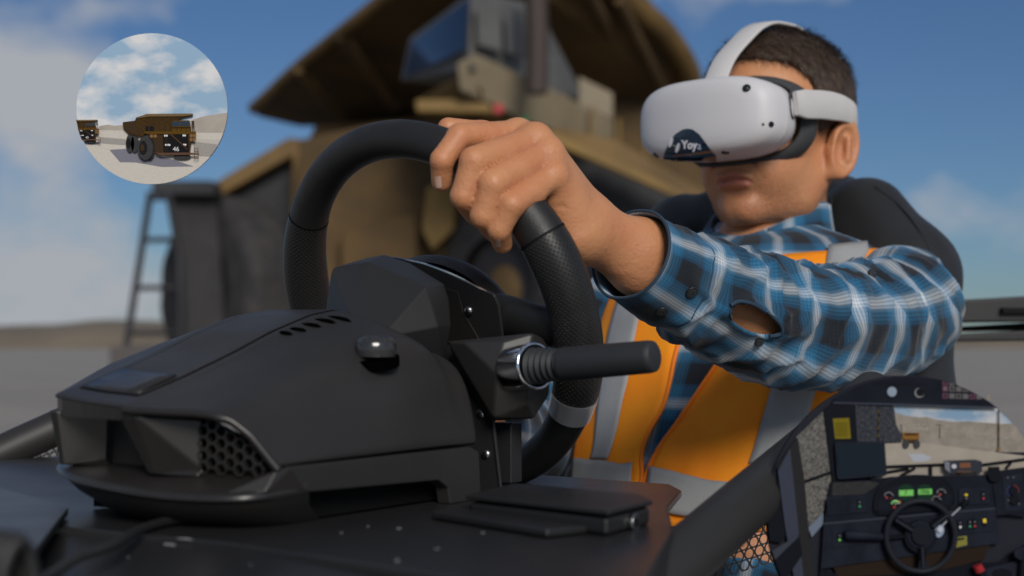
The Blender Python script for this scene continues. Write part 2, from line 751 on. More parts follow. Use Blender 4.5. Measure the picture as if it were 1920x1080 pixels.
# paint chips
M_chip = mat('bare chipped metal', (.22, .22, .22), .6)
chips = [(318, 1022, 17, 3.2, 6), (350, 1012, 19, 4, 5), (555, 1040, 24, 5, 30), (748, 992, 7, 2, 0), (745, 1052, 6, 3, 0), (640, 1000, 3, 1.5, 0), (905, 1000, 4, 1.4, 0), (240, 1046, 3, 2, 0), (690, 988, 3, 1.2, 0), (470, 1060, 3, 1, 20), (820, 1030, 5, 1, -10)]
from mathutils.bvhtree import BVHTree
dpolys, dverts = [], []
for ob_ in desk_parts:
    o_ = len(dverts)
    dverts += [tuple(v.co) for v in ob_.data.vertices]
    dpolys += [tuple(i + o_ for i in p.vertices) for p in ob_.data.polygons]
bvh_desk = BVHTree.FromPolygons(dverts, dpolys)
for (cx, cy, rx, ry, an) in chips:
    pl = []
    nn_ = None
    for k in range(11):
        t = 2 * math.pi * k / 11
        q = random.uniform(.55, 1.1)
        x, y = rx * q * math.cos(t), ry * q * math.sin(t)
        ca, sa = math.cos(math.radians(an)), math.sin(math.radians(an))
        h_ = bvh_desk.ray_cast(Vector(CAMP), Vector(ray(cx + x * ca - y * sa, cy + x * sa + y * ca)).normalized())
        if h_[0] is not None:
            pl.append(V(h_[0]))
            nn_ = V(h_[1])
    if len(pl) > 5:
        nn_ = nn_ if nn_[2] > 0 else -nn_
        prism('paint_chip', [p + nn_ * .0002 for p in pl], nn_ * .0003, M_chip, desk)

# box bracket with bolt, right of the base
bk = empty('mount_bracket', bl(.13, .0, DESK), 'black folded steel bracket box with a side bolt on the desk', 'bracket')
tp = DESK + .016
bp_ = [desk_px(872, 928, tp), desk_px(965, 906, tp), desk_px(1200, 926, tp), desk_px(1224, 938, tp), desk_px(1140, 958, tp)]
prism('lid', bp_, (0, 0, -.003), M_metal_blk, bk, bevel=.001)
cen = sum(bp_) / len(bp_)
inn = [cen + (p - cen) * .965 - V((0, 0, .0045)) for p in bp_]
prism('box_body', inn, (0, 0, DESK - tp + .0048), M_metal_blk, bk, bevel=.003)
sn = unit(np.cross(inn[3] - inn[4], Zv))
sn = sn if sn[1] < 0 else -sn
bc = onplane(1185, 979, inn[4], sn)
plug('bolt', bc + sn * .0002, sn, .006, .003, M_steel, bk, bevel=.0008)
plug('bolt_socket', bc + sn * .0033, sn, .0026, .0003, M_dark, bk)
tp2 = DESK + .006
prism('side_flange', [desk_px(1185, 1125, DESK - .002), desk_px(1262, 995, DESK - .002), desk_px(1252, 952, DESK - .002)] + [q - V((0, 0, .12)) for q in (desk_px(1252, 952, DESK), desk_px(1262, 995, DESK), desk_px(1185, 1125, DESK))], V((-.003, 0, 0)), M_metal_blk, desk)
pl2 = [desk_px(808, 958, tp2), desk_px(880, 944, tp2), desk_px(1118, 968, tp2), desk_px(1100, 984, tp2), desk_px(1025, 992, tp2)]
prism('foot_plate', pl2, (0, 0, -.0055), M_metal_blk, bk, bevel=.002)

# ------------------------------------------------------------------ wheel base
base = empty('wheel_base', bl(0, -.2, DESK), 'matte black wheel base with hex front grilles bolted to the desk', 'wheel base')


AC = -.045                        # the base is symmetric about this line; the flat hood spans 45 mm either side


def hood_c(b):
    return interp(b, [-.35, -.318, -.29, -.245, -.206, -.163, -.135, -.118, -.102, -.088], [-.0675, -.0585, -.050, -.0345, -.0195, -.0065, -.002, -.006, -.024, -.045])


def fold_a(a):
    return abs(a - AC) - .045      # below zero on the hood, 0 at the crease, growing down the flank


def bfront(a):
    k = fold_a(a)
    lean = -.018 * min(1, max(0, -a / .09))
    if a < AC and k > 0:
        return -.332 + 1.9 * k - .25 * max(0, k - .06)
    return interp(k, [-.045, 0, .03, .065, .0935], [-.352, -.350, -.343, -.331, -.309]) - lean


NS = 46
WA = [0, .0012, .008, .02, .035, .05, .06, .070, .080, .087, .0915, .0935]
GF = [0, .012, .035, .06, .10, .145, .19, .29, .54, .79, .95, 1.0]
GR = [0, .012, .03, .06, .10, .16, .205, .26, .38, .58, .82, 1.0]
SEAM = -.104


def shell_pt(s, a, gf=None, gr=None):
    k = max(0., fold_a(a))
    gf = float(np.interp(k, WA, GF))
    gr = float(np.interp(k, WA, GR))
    b = bfront(a) + (-.088 - bfront(a)) * s
    ch = hood_c(b)
    # the hood drops at the back but the shoulders stay up
    sh = interp(s, [0, .35, .75, 1], [-.068, -.040, -.010, -.020])
    wt = min(1, max(0, (k - .02) / .03))
    top = ch * (1 - wt) + max(ch, sh) * wt if s > .75 else ch
    g = gf + (gr - gf) * min(1, s * 1.15) ** .8
    return bl(a, b, top + (SEAM - top) * g)


P = []
cols = [AC - .045 - k for k in WA[::-1]] + list(np.linspace(AC - .04, AC + .04, 5)) + [AC + .045 + k for k in WA]
for k in range(NS):
    s = k / (NS - 1)
    for a in cols:
        P.append(shell_pt(s, a))
SHELL_P = list(P)
shell = obj('top_shell', P, grid_faces(NS, len(cols)), M_plastic, base, solid=.003)
fix_normals(shell)
sd = shell.modifiers.new('sub', 'SUBSURF')
sd.levels = sd.render_levels = 1
# hood insert panel with its seam, and the stepped badge plate at its front
P = []
for k in range(30):
    s = .075 + .76 * k / 29
    for a in np.linspace(-.078, -.0085, 6):
        P.append(shell_pt(s, a) + Zv * .0010)
fix_normals(obj('hood_panel', P, grid_faces(30, 6), M_plastic, base, solid=.0022, bevel=.0004))
for a0 in (-.0795, -.0070):
    tube('panel_seam', [shell_pt(.075 + .76 * k / 29, a0) + Zv * .0001 for k in range(30)], .0005, M_hole, base, seg=6)
tube('panel_seam', [shell_pt(.068, a) + Zv * .0001 for a in np.linspace(-.0795, -.007, 8)], .0005, M_hole, base, seg=6)
P = []
for k in range(7):
    s = .078 + .13 * k / 6
    for a in np.linspace(-.076, -.012, 5):
        P.append(shell_pt(s, a) + Zv * (.0013 + .0012 * min(1, k / 2)))
fix_normals(obj('badge_plate', P, grid_faces(7, 5), M_plastic2, base, solid=.001))

# cooling slots along the ridge
for (px, py, sc) in ((531, 625, .85), (557, 618, .9), (583, 611, 1.), (609, 603, 1.1), (636, 598, 1.25)):
    best = None
    for s in np.linspace(.3, .95, 80):
        for a in np.linspace(.001, .05, 50):
            d = np.hypot(*(proj(shell_pt(s, a)) - V((px, py))))
            if best is None or d < best[0]:
                best = (d, s, a)
    _, s, a = best
    pth = [shell_pt(s + .004 * t, max(.0005, a + t * .0078 * sc)) + V((0, 0, -.0004)) for t in np.linspace(-1, 1, 9)]
    tube('vent_slot', pth, [.0006, .0013, .0019, .0022, .0024, .0025, .0025, .0021, .0010], M_hole, base, seg=8)  # solid black inlays; the shade inside each slot is put into colour

# thumb dial set in the flank
from mathutils.bvhtree import BVHTree
bvh_shell = BVHTree.FromPolygons([tuple(q) for q in SHELL_P], grid_faces(NS, len(cols)))
hit_ = bvh_shell.ray_cast(Vector(CAMP), Vector(ray(703, 672)).normalized())
kb = V(hit_[0]) + V((0, .004, .001))
v, f = disc_mesh(kb - V((0, 0, .006)), (.0, -.25, 1), .0172, 32, .0062)
obj('dial_well', v, f, M_hole, base, angle=40)
prof = [(.0, .0145), (.004, .0152), (.009, .0152), (.0125, .0135), (.0145, .010), (.0152, .0)]
v = []
for (h, rr) in prof:
    for k in range(40):
        t = 2 * math.pi * k / 40
        r2 = rr * (1 - .035 * (1 if (k % 10) < 4 else 0))
        v.append(kb + V((r2 * math.cos(t), r2 * math.sin(t), h)))
obj('dial', v, grid_faces(len(prof), 40, True), mat('glossy black dial', (.03, .03, .031), .16, spec=.7), base, angle=40)

# front fascia: visor, rail, lip, dividers, meshes
FE = [(0, -.350, -.0715), (.03, -.3435, -.0725), (.052, -.336, -.0750), (.066, -.3295, -.0795), (.076, -.3235, -.0875), (.085, -.316, -.0975), (.0935, -.309, -.1065)]
rail = np.array([shell_pt(0, a) - Zv * .0022 for a in np.linspace(.0, .0925, 40)] + [bl(*FE[-1])])
tube('grille_rail', rail, .0029, M_plastic2, base, seg=12)
brow_filler = [p for p in rail] + [p + b_f * .022 - Zv * .001 for p in rail]
fix_normals(obj('brow_filler', brow_filler, grid_faces(2, len(rail)), M_dark, base))  # added filler sheet; closes the gap and blocks light from above
vis = [(a, bfront(a)) for a in np.linspace(-.0925, .004, 8)]
vp = [bl(a, b + .0004, hood_c(b) - .0018) for a, b in vis] + [bl(a, b + .0015, -.0770) for a, b in vis] + [bl(a, b + .02, -.0785) for a, b in vis]
fix_normals(obj('visor', vp, grid_faces(3, 8), M_plastic2, base, smooth=False))
LP = [(-.128, -.280, -.1125), (-.110, -.312, -.1135), (-.06, -.341, -.1165), (0, -.350, -.1205), (.04, -.347, -.1225), (.075, -.337, -.1225), (.092, -.319, -.1215), (.0965, -.285, -.1195)]
lipc = catmull([bl(*q) for q in LP], 6)
inner = catmull([bl(a * .95, b + .034 if abs(a) < .09 else b + .012, -.1105) for (a, b, c) in LP], 6)
edge0 = catmull([bl(a * .99, b + .0012, c + .0016) for (a, b, c) in LP], 6)
under = catmull([bl(a * .985, b + .004, c - .0045) for (a, b, c) in LP], 6)
P = list(inner) + list(inner + (edge0 - inner) * .5 + Zv * .0004) + list(edge0) + list(lipc) + list(lipc - Zv * .0022) + list(under)
fix_normals(obj('front_lip', P, grid_faces(6, len(lipc)), M_plastic2, base, angle=45))
hull('corner_block', [bl(.0935, -.309, -.1065), bl(.0965, -.300, -.1055), bl(.0968, -.285, -.1215), bl(.0925, -.3195, -.1200), bl(.070, -.337, -.1215), bl(.078, -.318, -.1125), bl(.08, -.29, -.109), bl(.08, -.29, -.121)], M_plastic2, base, bevel=.0012)
pan = [(-.10, -.292), (-.045, -.306), (0, -.311), (.04, -.308), (.075, -.300), (.091, -.292)]
P = [bl(a, b, interp(a, [0, .06, .075, .091], [-.0765, -.079, -.094, -.109])) for a, b in pan] + [bl(a, b, -.113) for a, b in pan]
fix_normals(obj('recess_panel', P, grid_faces(2, len(pan)), M_dark, base, smooth=False))
hull('divider', [bl(-.006, -.3495, -.0735), bl(.007, -.3480, -.0735), bl(.003, -.3325, -.1118), bl(.009, -.3315, -.1118), bl(.037, -.3180, -.0765), bl(.038, -.3175, -.1095), bl(-.003, -.316, -.0765), bl(.001, -.316, -.112)], M_plastic2, base, bevel=.0016)
hull('divider', [bl(-.0935, -.3325, -.0735), bl(-.0855, -.3335, -.0735), bl(-.0905, -.3255, -.1105), bl(-.0865, -.326, -.1105), bl(-.064, -.306, -.0765), bl(-.066, -.306, -.110), bl(-.098, -.31, -.0765), bl(-.098, -.31, -.110)], M_plastic2, base, bevel=.0012)
hull('shelf_ramp', [bl(.003, -.3330, -.1120), bl(.009, -.3325, -.1112), bl(.030, -.3220, -.1085), bl(.038, -.3180, -.1085), bl(.038, -.314, -.1125), bl(.0, -.316, -.1125), bl(.036, -.322, -.1125)], M_plastic2, base, bevel=.0006)
hull('shelf_ramp', [bl(-.0905, -.3260, -.1105), bl(-.0865, -.3262, -.1098), bl(-.070, -.312, -.1065), bl(-.064, -.308, -.1065), bl(-.064, -.304, -.1115), bl(-.09, -.31, -.1115)], M_plastic2, base, bevel=.0006)


def hexlattice(inside, size, wall, p0, e1, e2, nrm, depth, rows, colsn):
    parts = []
    for i in range(rows):
        for k in range(colsn):
            cx = k * size * 1.5
            cy = i * size * math.sqrt(3) + (size * math.sqrt(3) / 2 if k % 2 else 0)
            if not inside(cx, cy):
                continue
            o_, n_ = [], []
            for q in range(6):
                t = math.radians(60 * q)
                o_.append(p0 + (cx + (size + wall * .02) * math.cos(t)) * e1 + (cy + (size + wall * .02) * math.sin(t)) * e2)
                n_.append(p0 + (cx + (size - wall) * math.cos(t)) * e1 + (cy + (size - wall) * math.sin(t)) * e2)
            v_ = o_ + n_ + [p + nrm * -depth for p in n_]
            f_ = []
            for q in range(6):
                w = (q + 1) % 6
                f_.append((q, w, 6 + w, 6 + q))
                f_.append((6 + q, 6 + w, 12 + w, 12 + q))
            parts.append((v_, f_))
    return merge(parts)


hx0, hx1 = bl(.038, -.3185, 0), bl(.091, -.3095, 0)
hex_e = unit(hx1 - hx0)
hex_n = unit(np.cross(hex_e, Zv))
hex_n = hex_n if hex_n[1] < 0 else -hex_n


def ins(x, y):
    top = interp(x, [0, .018, .028, .038, .050], [.0315, .0285, .0235, .0145, .003])
    return -.002 < y < top - .001 and 0 <= x < .0505


v, f = hexlattice(ins, .0046, .0009, bl(.0395, -.3200, -.1075), hex_e, Zv, hex_n, .004, 9, 12)
fix_normals(obj('hex_grille', v, f, M_plastic2, base, smooth=False))
v, f = hexlattice(lambda x, y: .0 <= y < .030 and 0 <= x < .052, .0017, .00045, bl(-.055, -.3090, -.1085), unit(bl(.0, -.3140, 0) - bl(-.055, -.3055, 0)), Zv, hex_n, .001, 15, 30)
fix_normals(obj('fine_grille', v, f, M_plastic2, base, smooth=False))
# under tray
u0 = [(a * .985, b + .004, c - .0042) for (a, b, c) in LP]
u1 = [(a * .93, b + .010, c - .012) for (a, b, c) in LP]
u2 = [(a * .80, b + .035, DESK + .0005) for (a, b, c) in LP]
P = list(catmull([bl(*q) for q in u0], 6)) + list(catmull([bl(*q) for q in u1], 6)) + list(catmull([bl(*q) for q in u2], 6))
fix_normals(obj('under_tray', P, grid_faces(3, len(lipc)), M_plastic, base, angle=60))
# side skirts with the arch cut
for sg in (1,):
    sk = [(-.302, -.1055), (-.1, -.1045), (-.088, -.109), (-.085, DESK), (-.125, DESK), (-.128, -.133), (-.14, -.1265), (-.302, -.1225)]
    prism('side_skirt', [bl(AC + sg * .1395, b, c) for b, c in sk], b_r * (-.012 * sg), M_plastic, base, bevel=.0012)
box('core_box', bl(AC + .03, -.19, -.123), b_r * .088, b_f * .095, Zv * .0205, M_dark, base)
box('rear_housing', bl(AC, -.07, -.098), b_r * .105, b_f * .014, Zv * .045, M_dark, base, bevel=.003)

# ------------------------------------------------------------------ mounting plate with screws behind the base
mp_ = empty('mounting_plate', bl(0, -.05, DESK), 'black upright plate with round-head screws behind the base', 'plate')
pp = [(-.087, -.12), (-.087, -.035), (-.08, -.026), (.066, -.026), (.073, -.031), (.0765, -.045), (.0895, DESK), (-.087, DESK)]
prism('plate', [bl(a, -.05, c) for a, c in pp], b_f * .003, M_metal_blk, mp_, bevel=.0008)
e = [bl(a, -.0505, c) for a, c in [(.0, -.0268), (.064, -.0268), (.0715, -.032), (.0755, -.046), (.089, DESK + .004)]]
tube('edge_flange', catmull(e, 4), .0011, M_metal_blk, mp_, seg=6)
for (px, py) in ((901, 776), (911, 852)):
    p = bpx(px, py, -.05)
    dome('screw', p, -b_f, .0042, .0026, M_steel, mp_)
    plug('screw_recess', p - b_f * .0024, -b_f, .0014, .0004, M_dark, mp_, seg=6)
box('side_block', bpx(948, 848, -.03), b_r * .0105, b_f * .008, Zv * .0235 * 1.0, M_metal_blk, mp_, bevel=.001)

# ------------------------------------------------------------------ stalk housing and stalk
st = empty('stalk_lever', at(1000, 800, 1.1), 'black column stalk with chrome collar and ribbed bellows', 'stalk')
hp_ = []
for (px, py, d) in ((838, 640, 1.115), (868, 642, 1.10), (945, 640, 1.085), (1000, 624, 1.09), (1018, 634, 1.1), (1034, 660, 1.11), (1030, 740, 1.11), (1000, 785, 1.10), (925, 785, 1.09), (930, 700, 1.078), (985, 700, 1.082), (990, 760, 1.088), (930, 640, 1.13), (1010, 640, 1.14), (1000, 780, 1.13), (900, 790, 1.14), (900, 645, 1.14)):
    hp_.append(at(px, py, d))
hull('housing', hp_, M_plastic, st, bevel=.002)
c0, c1 = at(968, 692, 1.085), at(1004, 686, 1.067)
ax = unit(c1 - c0)
v1, f1 = tube_mesh([c0, c1], .0178, 32, cap=False)
v2, f2 = tube_mesh([c1, c0], .0150, 32, cap=False)
ring = list(range(32))
P, T, N, Bn = frames([c0, c1])
tube('collar', [c0 - ax * .002, c1, c1 + ax * .0008], [.0178, .0178, .0165], M_chrome, st, seg=36, cap=False)
tube('collar_lip', [c1 - ax * .0006 + .0166 * (math.cos(t) * N[0] + math.sin(t) * Bn[0]) for t in np.linspace(0, 2 * math.pi, 37)[:-1]], .0018, M_chrome, st, seg=8, closed=True)
plug('collar_floor', c1 - ax * .004, ax, .0165, .0005, M_dark, st, seg=32)
e0, e1 = at(1000, 687, 1.07), at(1056, 682, 1.052)
ts = np.linspace(0, 1, 46)
tube('bellows', [e0 + (e1 - e0) * t for t in ts], [.0135 - .0035 * t + .0013 * math.sin(t * 5.5 * 2 * math.pi) for t in ts], M_rubber, st, seg=28)
g0, g1 = at(1042, 684, 1.056), at(1229, 668, 1.012)
pr = [(0, .006), (.02, .0098), (.07, .0124), (.1, .0126), (.94, .0119), (.985, .0112), (1, .0095)]
tube('grip', [g0 + (g1 - g0) * t for t, _ in pr], [q for _, q in pr], M_rubber, st, seg=32)

# ------------------------------------------------------------------ steering wheel
wh = empty('steering_wheel', wp(0, 0, -.03), 'black leather steering wheel with perforated grips and chrome clips', 'steering wheel')
RW = .150


def rim_r(deg):
    """thickness of the rim round the wheel, degrees from the right spoke"""
    d = (deg + 180) % 360 - 180
    g = math.exp(-((abs(d) - 12) / 26) ** 2) if abs(d) < 100 else math.exp(-((180 - abs(d) - 12) / 26) ** 2)
    return .0158 + .0042 * g


def rim_path(d0, d1, n):
    ds = np.linspace(d0, d1, n)
    return [wp(RW * math.cos(math.radians(d)), RW * math.sin(math.radians(d))) for d in ds], [rim_r(d) for d in ds]


def angle_of(px, py):
    q = wpx(px, py) - W0
    return math.degrees(math.atan2(q @ w_u, q @ w_r))


aR, aC, aL = angle_of(1012, 448), angle_of(1082, 762), angle_of(576, 406)
for nm, d0, d1, mm in (('rim_top', aR, aL, M_leather), ('rim_grip', aC + 3.4, aR, M_perf), ('rim_grip', aL, 180 - (aC + 3.4), M_perf), ('rim_bottom', 180 - (aC - 3.4), 360 + aC - 3.4, M_leather)):
    p, rr = rim_path(d0, d1, 60)
    if nm == 'rim_bottom':
        rr = [q * .93 for q in rr]
    tube(nm, p, rr, mm, wh, seg=28, up=w_n, uvs=True)
for d in (aC, 180 - aC):
    p, rr = rim_path(d - 3.6, d + 3.6, 9)
    tube('chrome_clip', p, [q + .0006 for q in rr], mat('polished clip', (.9, .9, .91), .28, .8), wh, seg=32, up=w_n)
for d in (aR, aL):
    p, rr = rim_path(d - .35, d + .35, 3)
    tube('seam_ring', p, [q + .0004 for q in rr], M_dark, wh, seg=28, up=w_n)
# spokes: tapered leather webs
for sg in (1, -1):
    pts = [wp(sg * .06, -.004, .002), wp(sg * .085, -.008, .002), wp(sg * .11, -.013, .0), wp(sg * .13, -.016, 0), wp(sg * .146, -.018, 0)]
    tube('spoke', catmull(pts, 5), list(np.interp(np.linspace(0, 1, 21), [0, .6, .85, 1], [.02, .017, .018, .024])), M_leather, wh, seg=20, up=w_u, aspect=.62)
pts = [wp(0, -.05, 0), wp(0, -.1, 0), wp(0, -.145, 0)]
tube('spoke', catmull(pts, 5), .02, M_leather, wh, seg=20, up=w_r, aspect=.5)
# leather centre pad (driver side)
v = []
for i in range(12):
    q = i / 11 * math.pi / 2
    for k in range(48):
        t = 2 * math.pi * k / 48
        rr = .062 * math.cos(q) ** .5
        v.append(wp(rr * math.cos(t) * 1.3, -.012 + rr * math.sin(t) * .96, .006 + .022 * math.sin(q)))
for k in range(48):
    t = 2 * math.pi * k / 48
    v.append(wp(.062 * math.cos(t) * 1.27, -.012 + .062 * math.sin(t) * .93, -.004))
f = grid_faces(12, 48, True) + [(12 * 48 + k, 12 * 48 + (k + 1) % 48, (k + 1) % 48, k) for k in range(48)]
fix_normals(obj('centre_pad', v, f, M_leather, wh))
# back plate of the hub
M_bplate = mat('brushed black plate', (.03, .03, .031), .4, .3, bump=.1, bscale=900, bdist=.0003)
bpn = -.012
poly = [wpx(px, py, bpn) for px, py in ((700, 500), (735, 484), (790, 494), (840, 513), (925, 553), (934, 572), (944, 650), (800, 690), (650, 640), (640, 540))]
prism('hub_plate', poly, w_n * .003, M_bplate, wh, bevel=.0007)
tube('plate_edge', catmull([wpx(px, py, bpn + .001) for px, py in ((735, 483), (790, 493), (842, 512), (890, 535), (928, 556))], 5), .0009, M_chrome, wh, seg=6)
p = wpx(879, 583, bpn)
dome('hub_screw', p, -w_n, .0042, .003, M_steel, wh)
plug('screw_socket', p - w_n * .0027, -w_n, .0016, .0004, M_dark, wh, seg=6)
# second, smaller plate facet
prism('hub_bracket', [wpx(px, py, bpn - .0012) for px, py in ((800, 655), (835, 540), (858, 548), (868, 585), (900, 640), (900, 668))], w_n * .001, M_plastic2, wh, bevel=.0003)
# faceted quick-release shroud
sp = []
for (px, py, d) in ((612, 579, 1.150), (621, 503, 1.165), (690, 483, 1.185), (722, 477, 1.19), (770, 493, 1.17), (833, 532, 1.145), (842, 560, 1.140), (846, 612, 1.130),
                    (656, 585, 1.105), (688, 491, 1.150), (800, 537, 1.115), (716, 632, 1.075), (822, 612, 1.105), (700, 700, 1.09), (600, 680, 1.12), (830, 690, 1.13)):
    sp.append(at(px, py, d))
hull('shroud', sp, mat('printed black shell', (.02, .02, .0205), .52, bump=.25, bscale=1200, bdist=.0004), wh, bevel=.0016)

# ------------------------------------------------------------------ cables
M_cable = mat('black cable jacket', (.02, .02, .02), .5, bump=.5, bscale=1400, bdist=.0004)
cp = [desk_px(420, 972, DESK + .004), desk_px(335, 974, DESK + .004), desk_px(270, 990, DESK + .004), desk_px(215, 1020, DESK + .003)]
cq = [bl(.03, -.43, DESK - .006), bl(.06, -.5, DESK - .018), bl(.08, -.58, DESK - .035)]
cp += [at(150, 1050, cp[-1][1] - .03) + Zv * .002, at(90, 1080, cp[-1][1] - .06), at(20, 1120, cp[-1][1] - .1)]
tag(tube('cable', catmull(cp, 8), .0030, M_cable, seg=10), 'black braided cable running from under the base towards the camera', 'cable')
cc = []
for q in range(40):
    pass
c0 = desk_px(10, 1075, DESK + .02)
coil = []
for i in range(161):
    t = i / 160 * 6 * 2 * math.pi
    coil.append(c0 + V((-.02, -.0, 0)) + V((.85, -.5, 0)) * (i / 160 * .04) + V((.25, .45, 0)) * .018 * math.sin(t) * 1.1 + Zv * (.021 * math.cos(t) - .004))
tag(tube('coiled_cable', coil, .0032, M_cable, seg=8), 'coil of black cable at the bottom left corner of the desk', 'cable')

# ------------------------------------------------------------------ rig tubes
M_tube = mat('black rig tube', (.028, .027, .026), .5, bump=.12, bscale=500, bdist=.0004, var=.2, vscale=8)
tag(tube('rig_tube', [at(1120, 1190, .82), at(1245, 1080, .89), at(1390, 952, .99), at(1535, 828, 1.10), at(1640, 738, 1.18)], [.0195] * 5, M_tube, seg=28), 'thick black tube slanting up to the right in front of the vest', 'rig tube')
tag(tube('rig_tube', [at(-120, 908, 1.45), at(40, 832, 1.5), at(150, 782, 1.52), at(260, 760, 1.55)], [.019] * 4, M_tube, seg=20), 'thin black tube rising behind the left end of the base', 'rig tube')


def perf_panel(name, p0, e1, e2, nrm, nu, nv, pitch, m, parent=None):
    """perforated steel sheet: each cell a square with a round hole"""
    vs_, fs = [], []
    seg = 12
    for i in range(nv):
        for k in range(nu):
            c = p0 + e1 * ((k + (.5 if i % 2 else 0)) * pitch) + e2 * (i * pitch * .87)
            o = len(vs_)
            for q in range(seg):
                t = 2 * math.pi * q / seg
                rr = pitch * .5 / max(abs(math.cos(((t + math.pi / 6) % (math.pi / 3)) - math.pi / 6)), .5)
                vs_.append(c + (e1 * math.sin(t) + e2 * math.cos(t)) * rr * 1.0)
                vs_.append(c + (e1 * math.sin(t) + e2 * math.cos(t)) * pitch * .38)
            for q in range(seg):
                w = (q + 1) % seg
                fs.append((o + 2 * q, o + 2 * w, o + 2 * w + 1, o + 2 * q + 1))
    return obj(name, vs_, fs, m, parent, smooth=False, solid=.001)


pp0 = at(0, 912, 1.56)
pe1 = unit(at(120, 846, 1.52) - at(20, 880, 1.50))
tag(perf_panel('perforated_panel', pp0, pe1, unit(V((0, .15, 1))), V((0, -1, 0)), 14, 4, .0082, M_metal_blk), 'perforated black sheet beside the left tube, sky showing through holes', 'mesh panel')
pp0 = at(1300, 1090, 1.3)
tag(perf_panel('perforated_panel', pp0, unit(V((1, .3, .25))), unit(V((0, .25, 1))), V((0, -1, 0)), 10, 7, .0105, M_metal_blk), 'perforated black sheet under the slanting tube beside the round cab picture', 'mesh panel')
# shifter side rail right of the seat
rl = empty('rear_rail', at(1860, 610, 1.95), 'dark horizontal profile rail behind the seat at the right edge', 'rail')
for (y0, y1, dd, nm) in ((556, 604, 1.96, 'rail_top'), (606, 620, 1.99, 'rail_groove'), (620, 640, 1.95, 'rail_bottom')):
    a_, b_, c_, d_ = at(1700, y0 + 12, dd), at(2050, y0 - 8, dd), at(2050, y1 - 2, dd), at(1700, y1 + 2, dd)
    prism(nm, [a_, b_, c_, d_], (0, .04, 0), mat('dark rail profile', (.009, .009, .0095), .5) if nm != 'rail_groove' else M_dark, rl, bevel=.003)
box('rail_clip', at(1905, 582, 1.955), V((.02, 0, 0)), V((0, .006, 0)), V((0, 0, .0035)), M_dark, rl)

# ------------------------------------------------------------------ the driver
from mathutils.bvhtree import BVHTree

HO = at(1449, 246, 1.72)
HY = math.radians(41)
hF = V((-math.sin(HY), -math.cos(HY), 0))
hL = V((math.cos(HY), -math.sin(HY), 0))
HAX = [hF, hL, Zv]


def hd(F, L, U):
    return HO + F * hF + L * hL + U * Zv


def to_head(P):
    q = P - HO
    return np.stack([q @ hF, q @ hL, q @ Zv], 1)


NB = at(1440, 428, 1.73)                     # base of the neck
BY, RHO = math.radians(43), math.radians(24)
bF = V((-math.sin(BY), -math.cos(BY), 0))
bL = V((math.cos(BY), -math.sin(BY), 0))
bA = -Zv * math.cos(RHO) + bF * math.sin(RHO)         # down the spine, hips forward
bN = bF * math.cos(RHO) + Zv * math.sin(RHO)          # out of the chest

M_skin = mat('tanned skin', (.60, .285, .135), .5, bump=.35, bscale=380, bdist=.0008, var=.2, vscale=26, col2=(.54, .225, .105), sss=.10)
n_, l_ = M_skin.node_tree.nodes, M_skin.node_tree.links
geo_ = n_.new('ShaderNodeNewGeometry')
pr_ = n_.new('ShaderNodeValToRGB')  # crease shade put into the skin colour; ridges slightly redder
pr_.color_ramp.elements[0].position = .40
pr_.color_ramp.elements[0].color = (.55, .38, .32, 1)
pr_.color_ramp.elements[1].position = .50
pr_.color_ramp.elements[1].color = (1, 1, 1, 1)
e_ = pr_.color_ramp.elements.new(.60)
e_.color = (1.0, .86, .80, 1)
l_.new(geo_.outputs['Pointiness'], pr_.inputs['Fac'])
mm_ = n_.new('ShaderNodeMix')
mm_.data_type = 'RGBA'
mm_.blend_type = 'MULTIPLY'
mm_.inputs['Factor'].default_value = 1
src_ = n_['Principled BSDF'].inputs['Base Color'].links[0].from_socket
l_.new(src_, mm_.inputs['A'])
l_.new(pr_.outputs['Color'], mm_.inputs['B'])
# beard shadow round the jaw: a fine speckle of stubble
tc_ = n_.new('ShaderNodeTexCoord')
ds_ = n_.new('ShaderNodeVectorMath')
ds_.operation = 'DISTANCE'
ds_.inputs[1].default_value = tuple(map(float, hd(.06, .012, -.098)))
l_.new(tc_.outputs['Object'], ds_.inputs[0])
dr_ = n_.new('ShaderNodeMapRange')
dr_.interpolation_type = 'SMOOTHSTEP'
dr_.inputs['From Min'].default_value = .085
dr_.inputs['From Max'].default_value = .035
l_.new(ds_.outputs['Value'], dr_.inputs['Value'])
sn_ = n_.new('ShaderNodeTexNoise')
sn_.inputs['Scale'].default_value = 700
l_.new(tc_.outputs['Object'], sn_.inputs['Vector'])
sr_ = n_.new('ShaderNodeMapRange')
sr_.inputs['From Min'].default_value = .35
sr_.inputs['From Max'].default_value = .6
l_.new(sn_.outputs['Fac'], sr_.inputs['Value'])
sm2_ = n_.new('ShaderNodeMath')
sm2_.operation = 'MULTIPLY'
l_.new(dr_.outputs[0], sm2_.inputs[0])
l_.new(sr_.outputs[0], sm2_.inputs[1])
sx_ = n_.new('ShaderNodeMix')
sx_.data_type = 'RGBA'
sx_.blend_type = 'MULTIPLY'
sx_.inputs['B'].default_value = (.66, .64, .66, 1)
l_.new(sm2_.outputs[0], sx_.inputs['Factor'])
l_.new(mm_.outputs['Result'], sx_.inputs['A'])
l_.new(sx_.outputs['Result'], n_['Principled BSDF'].inputs['Base Color'])
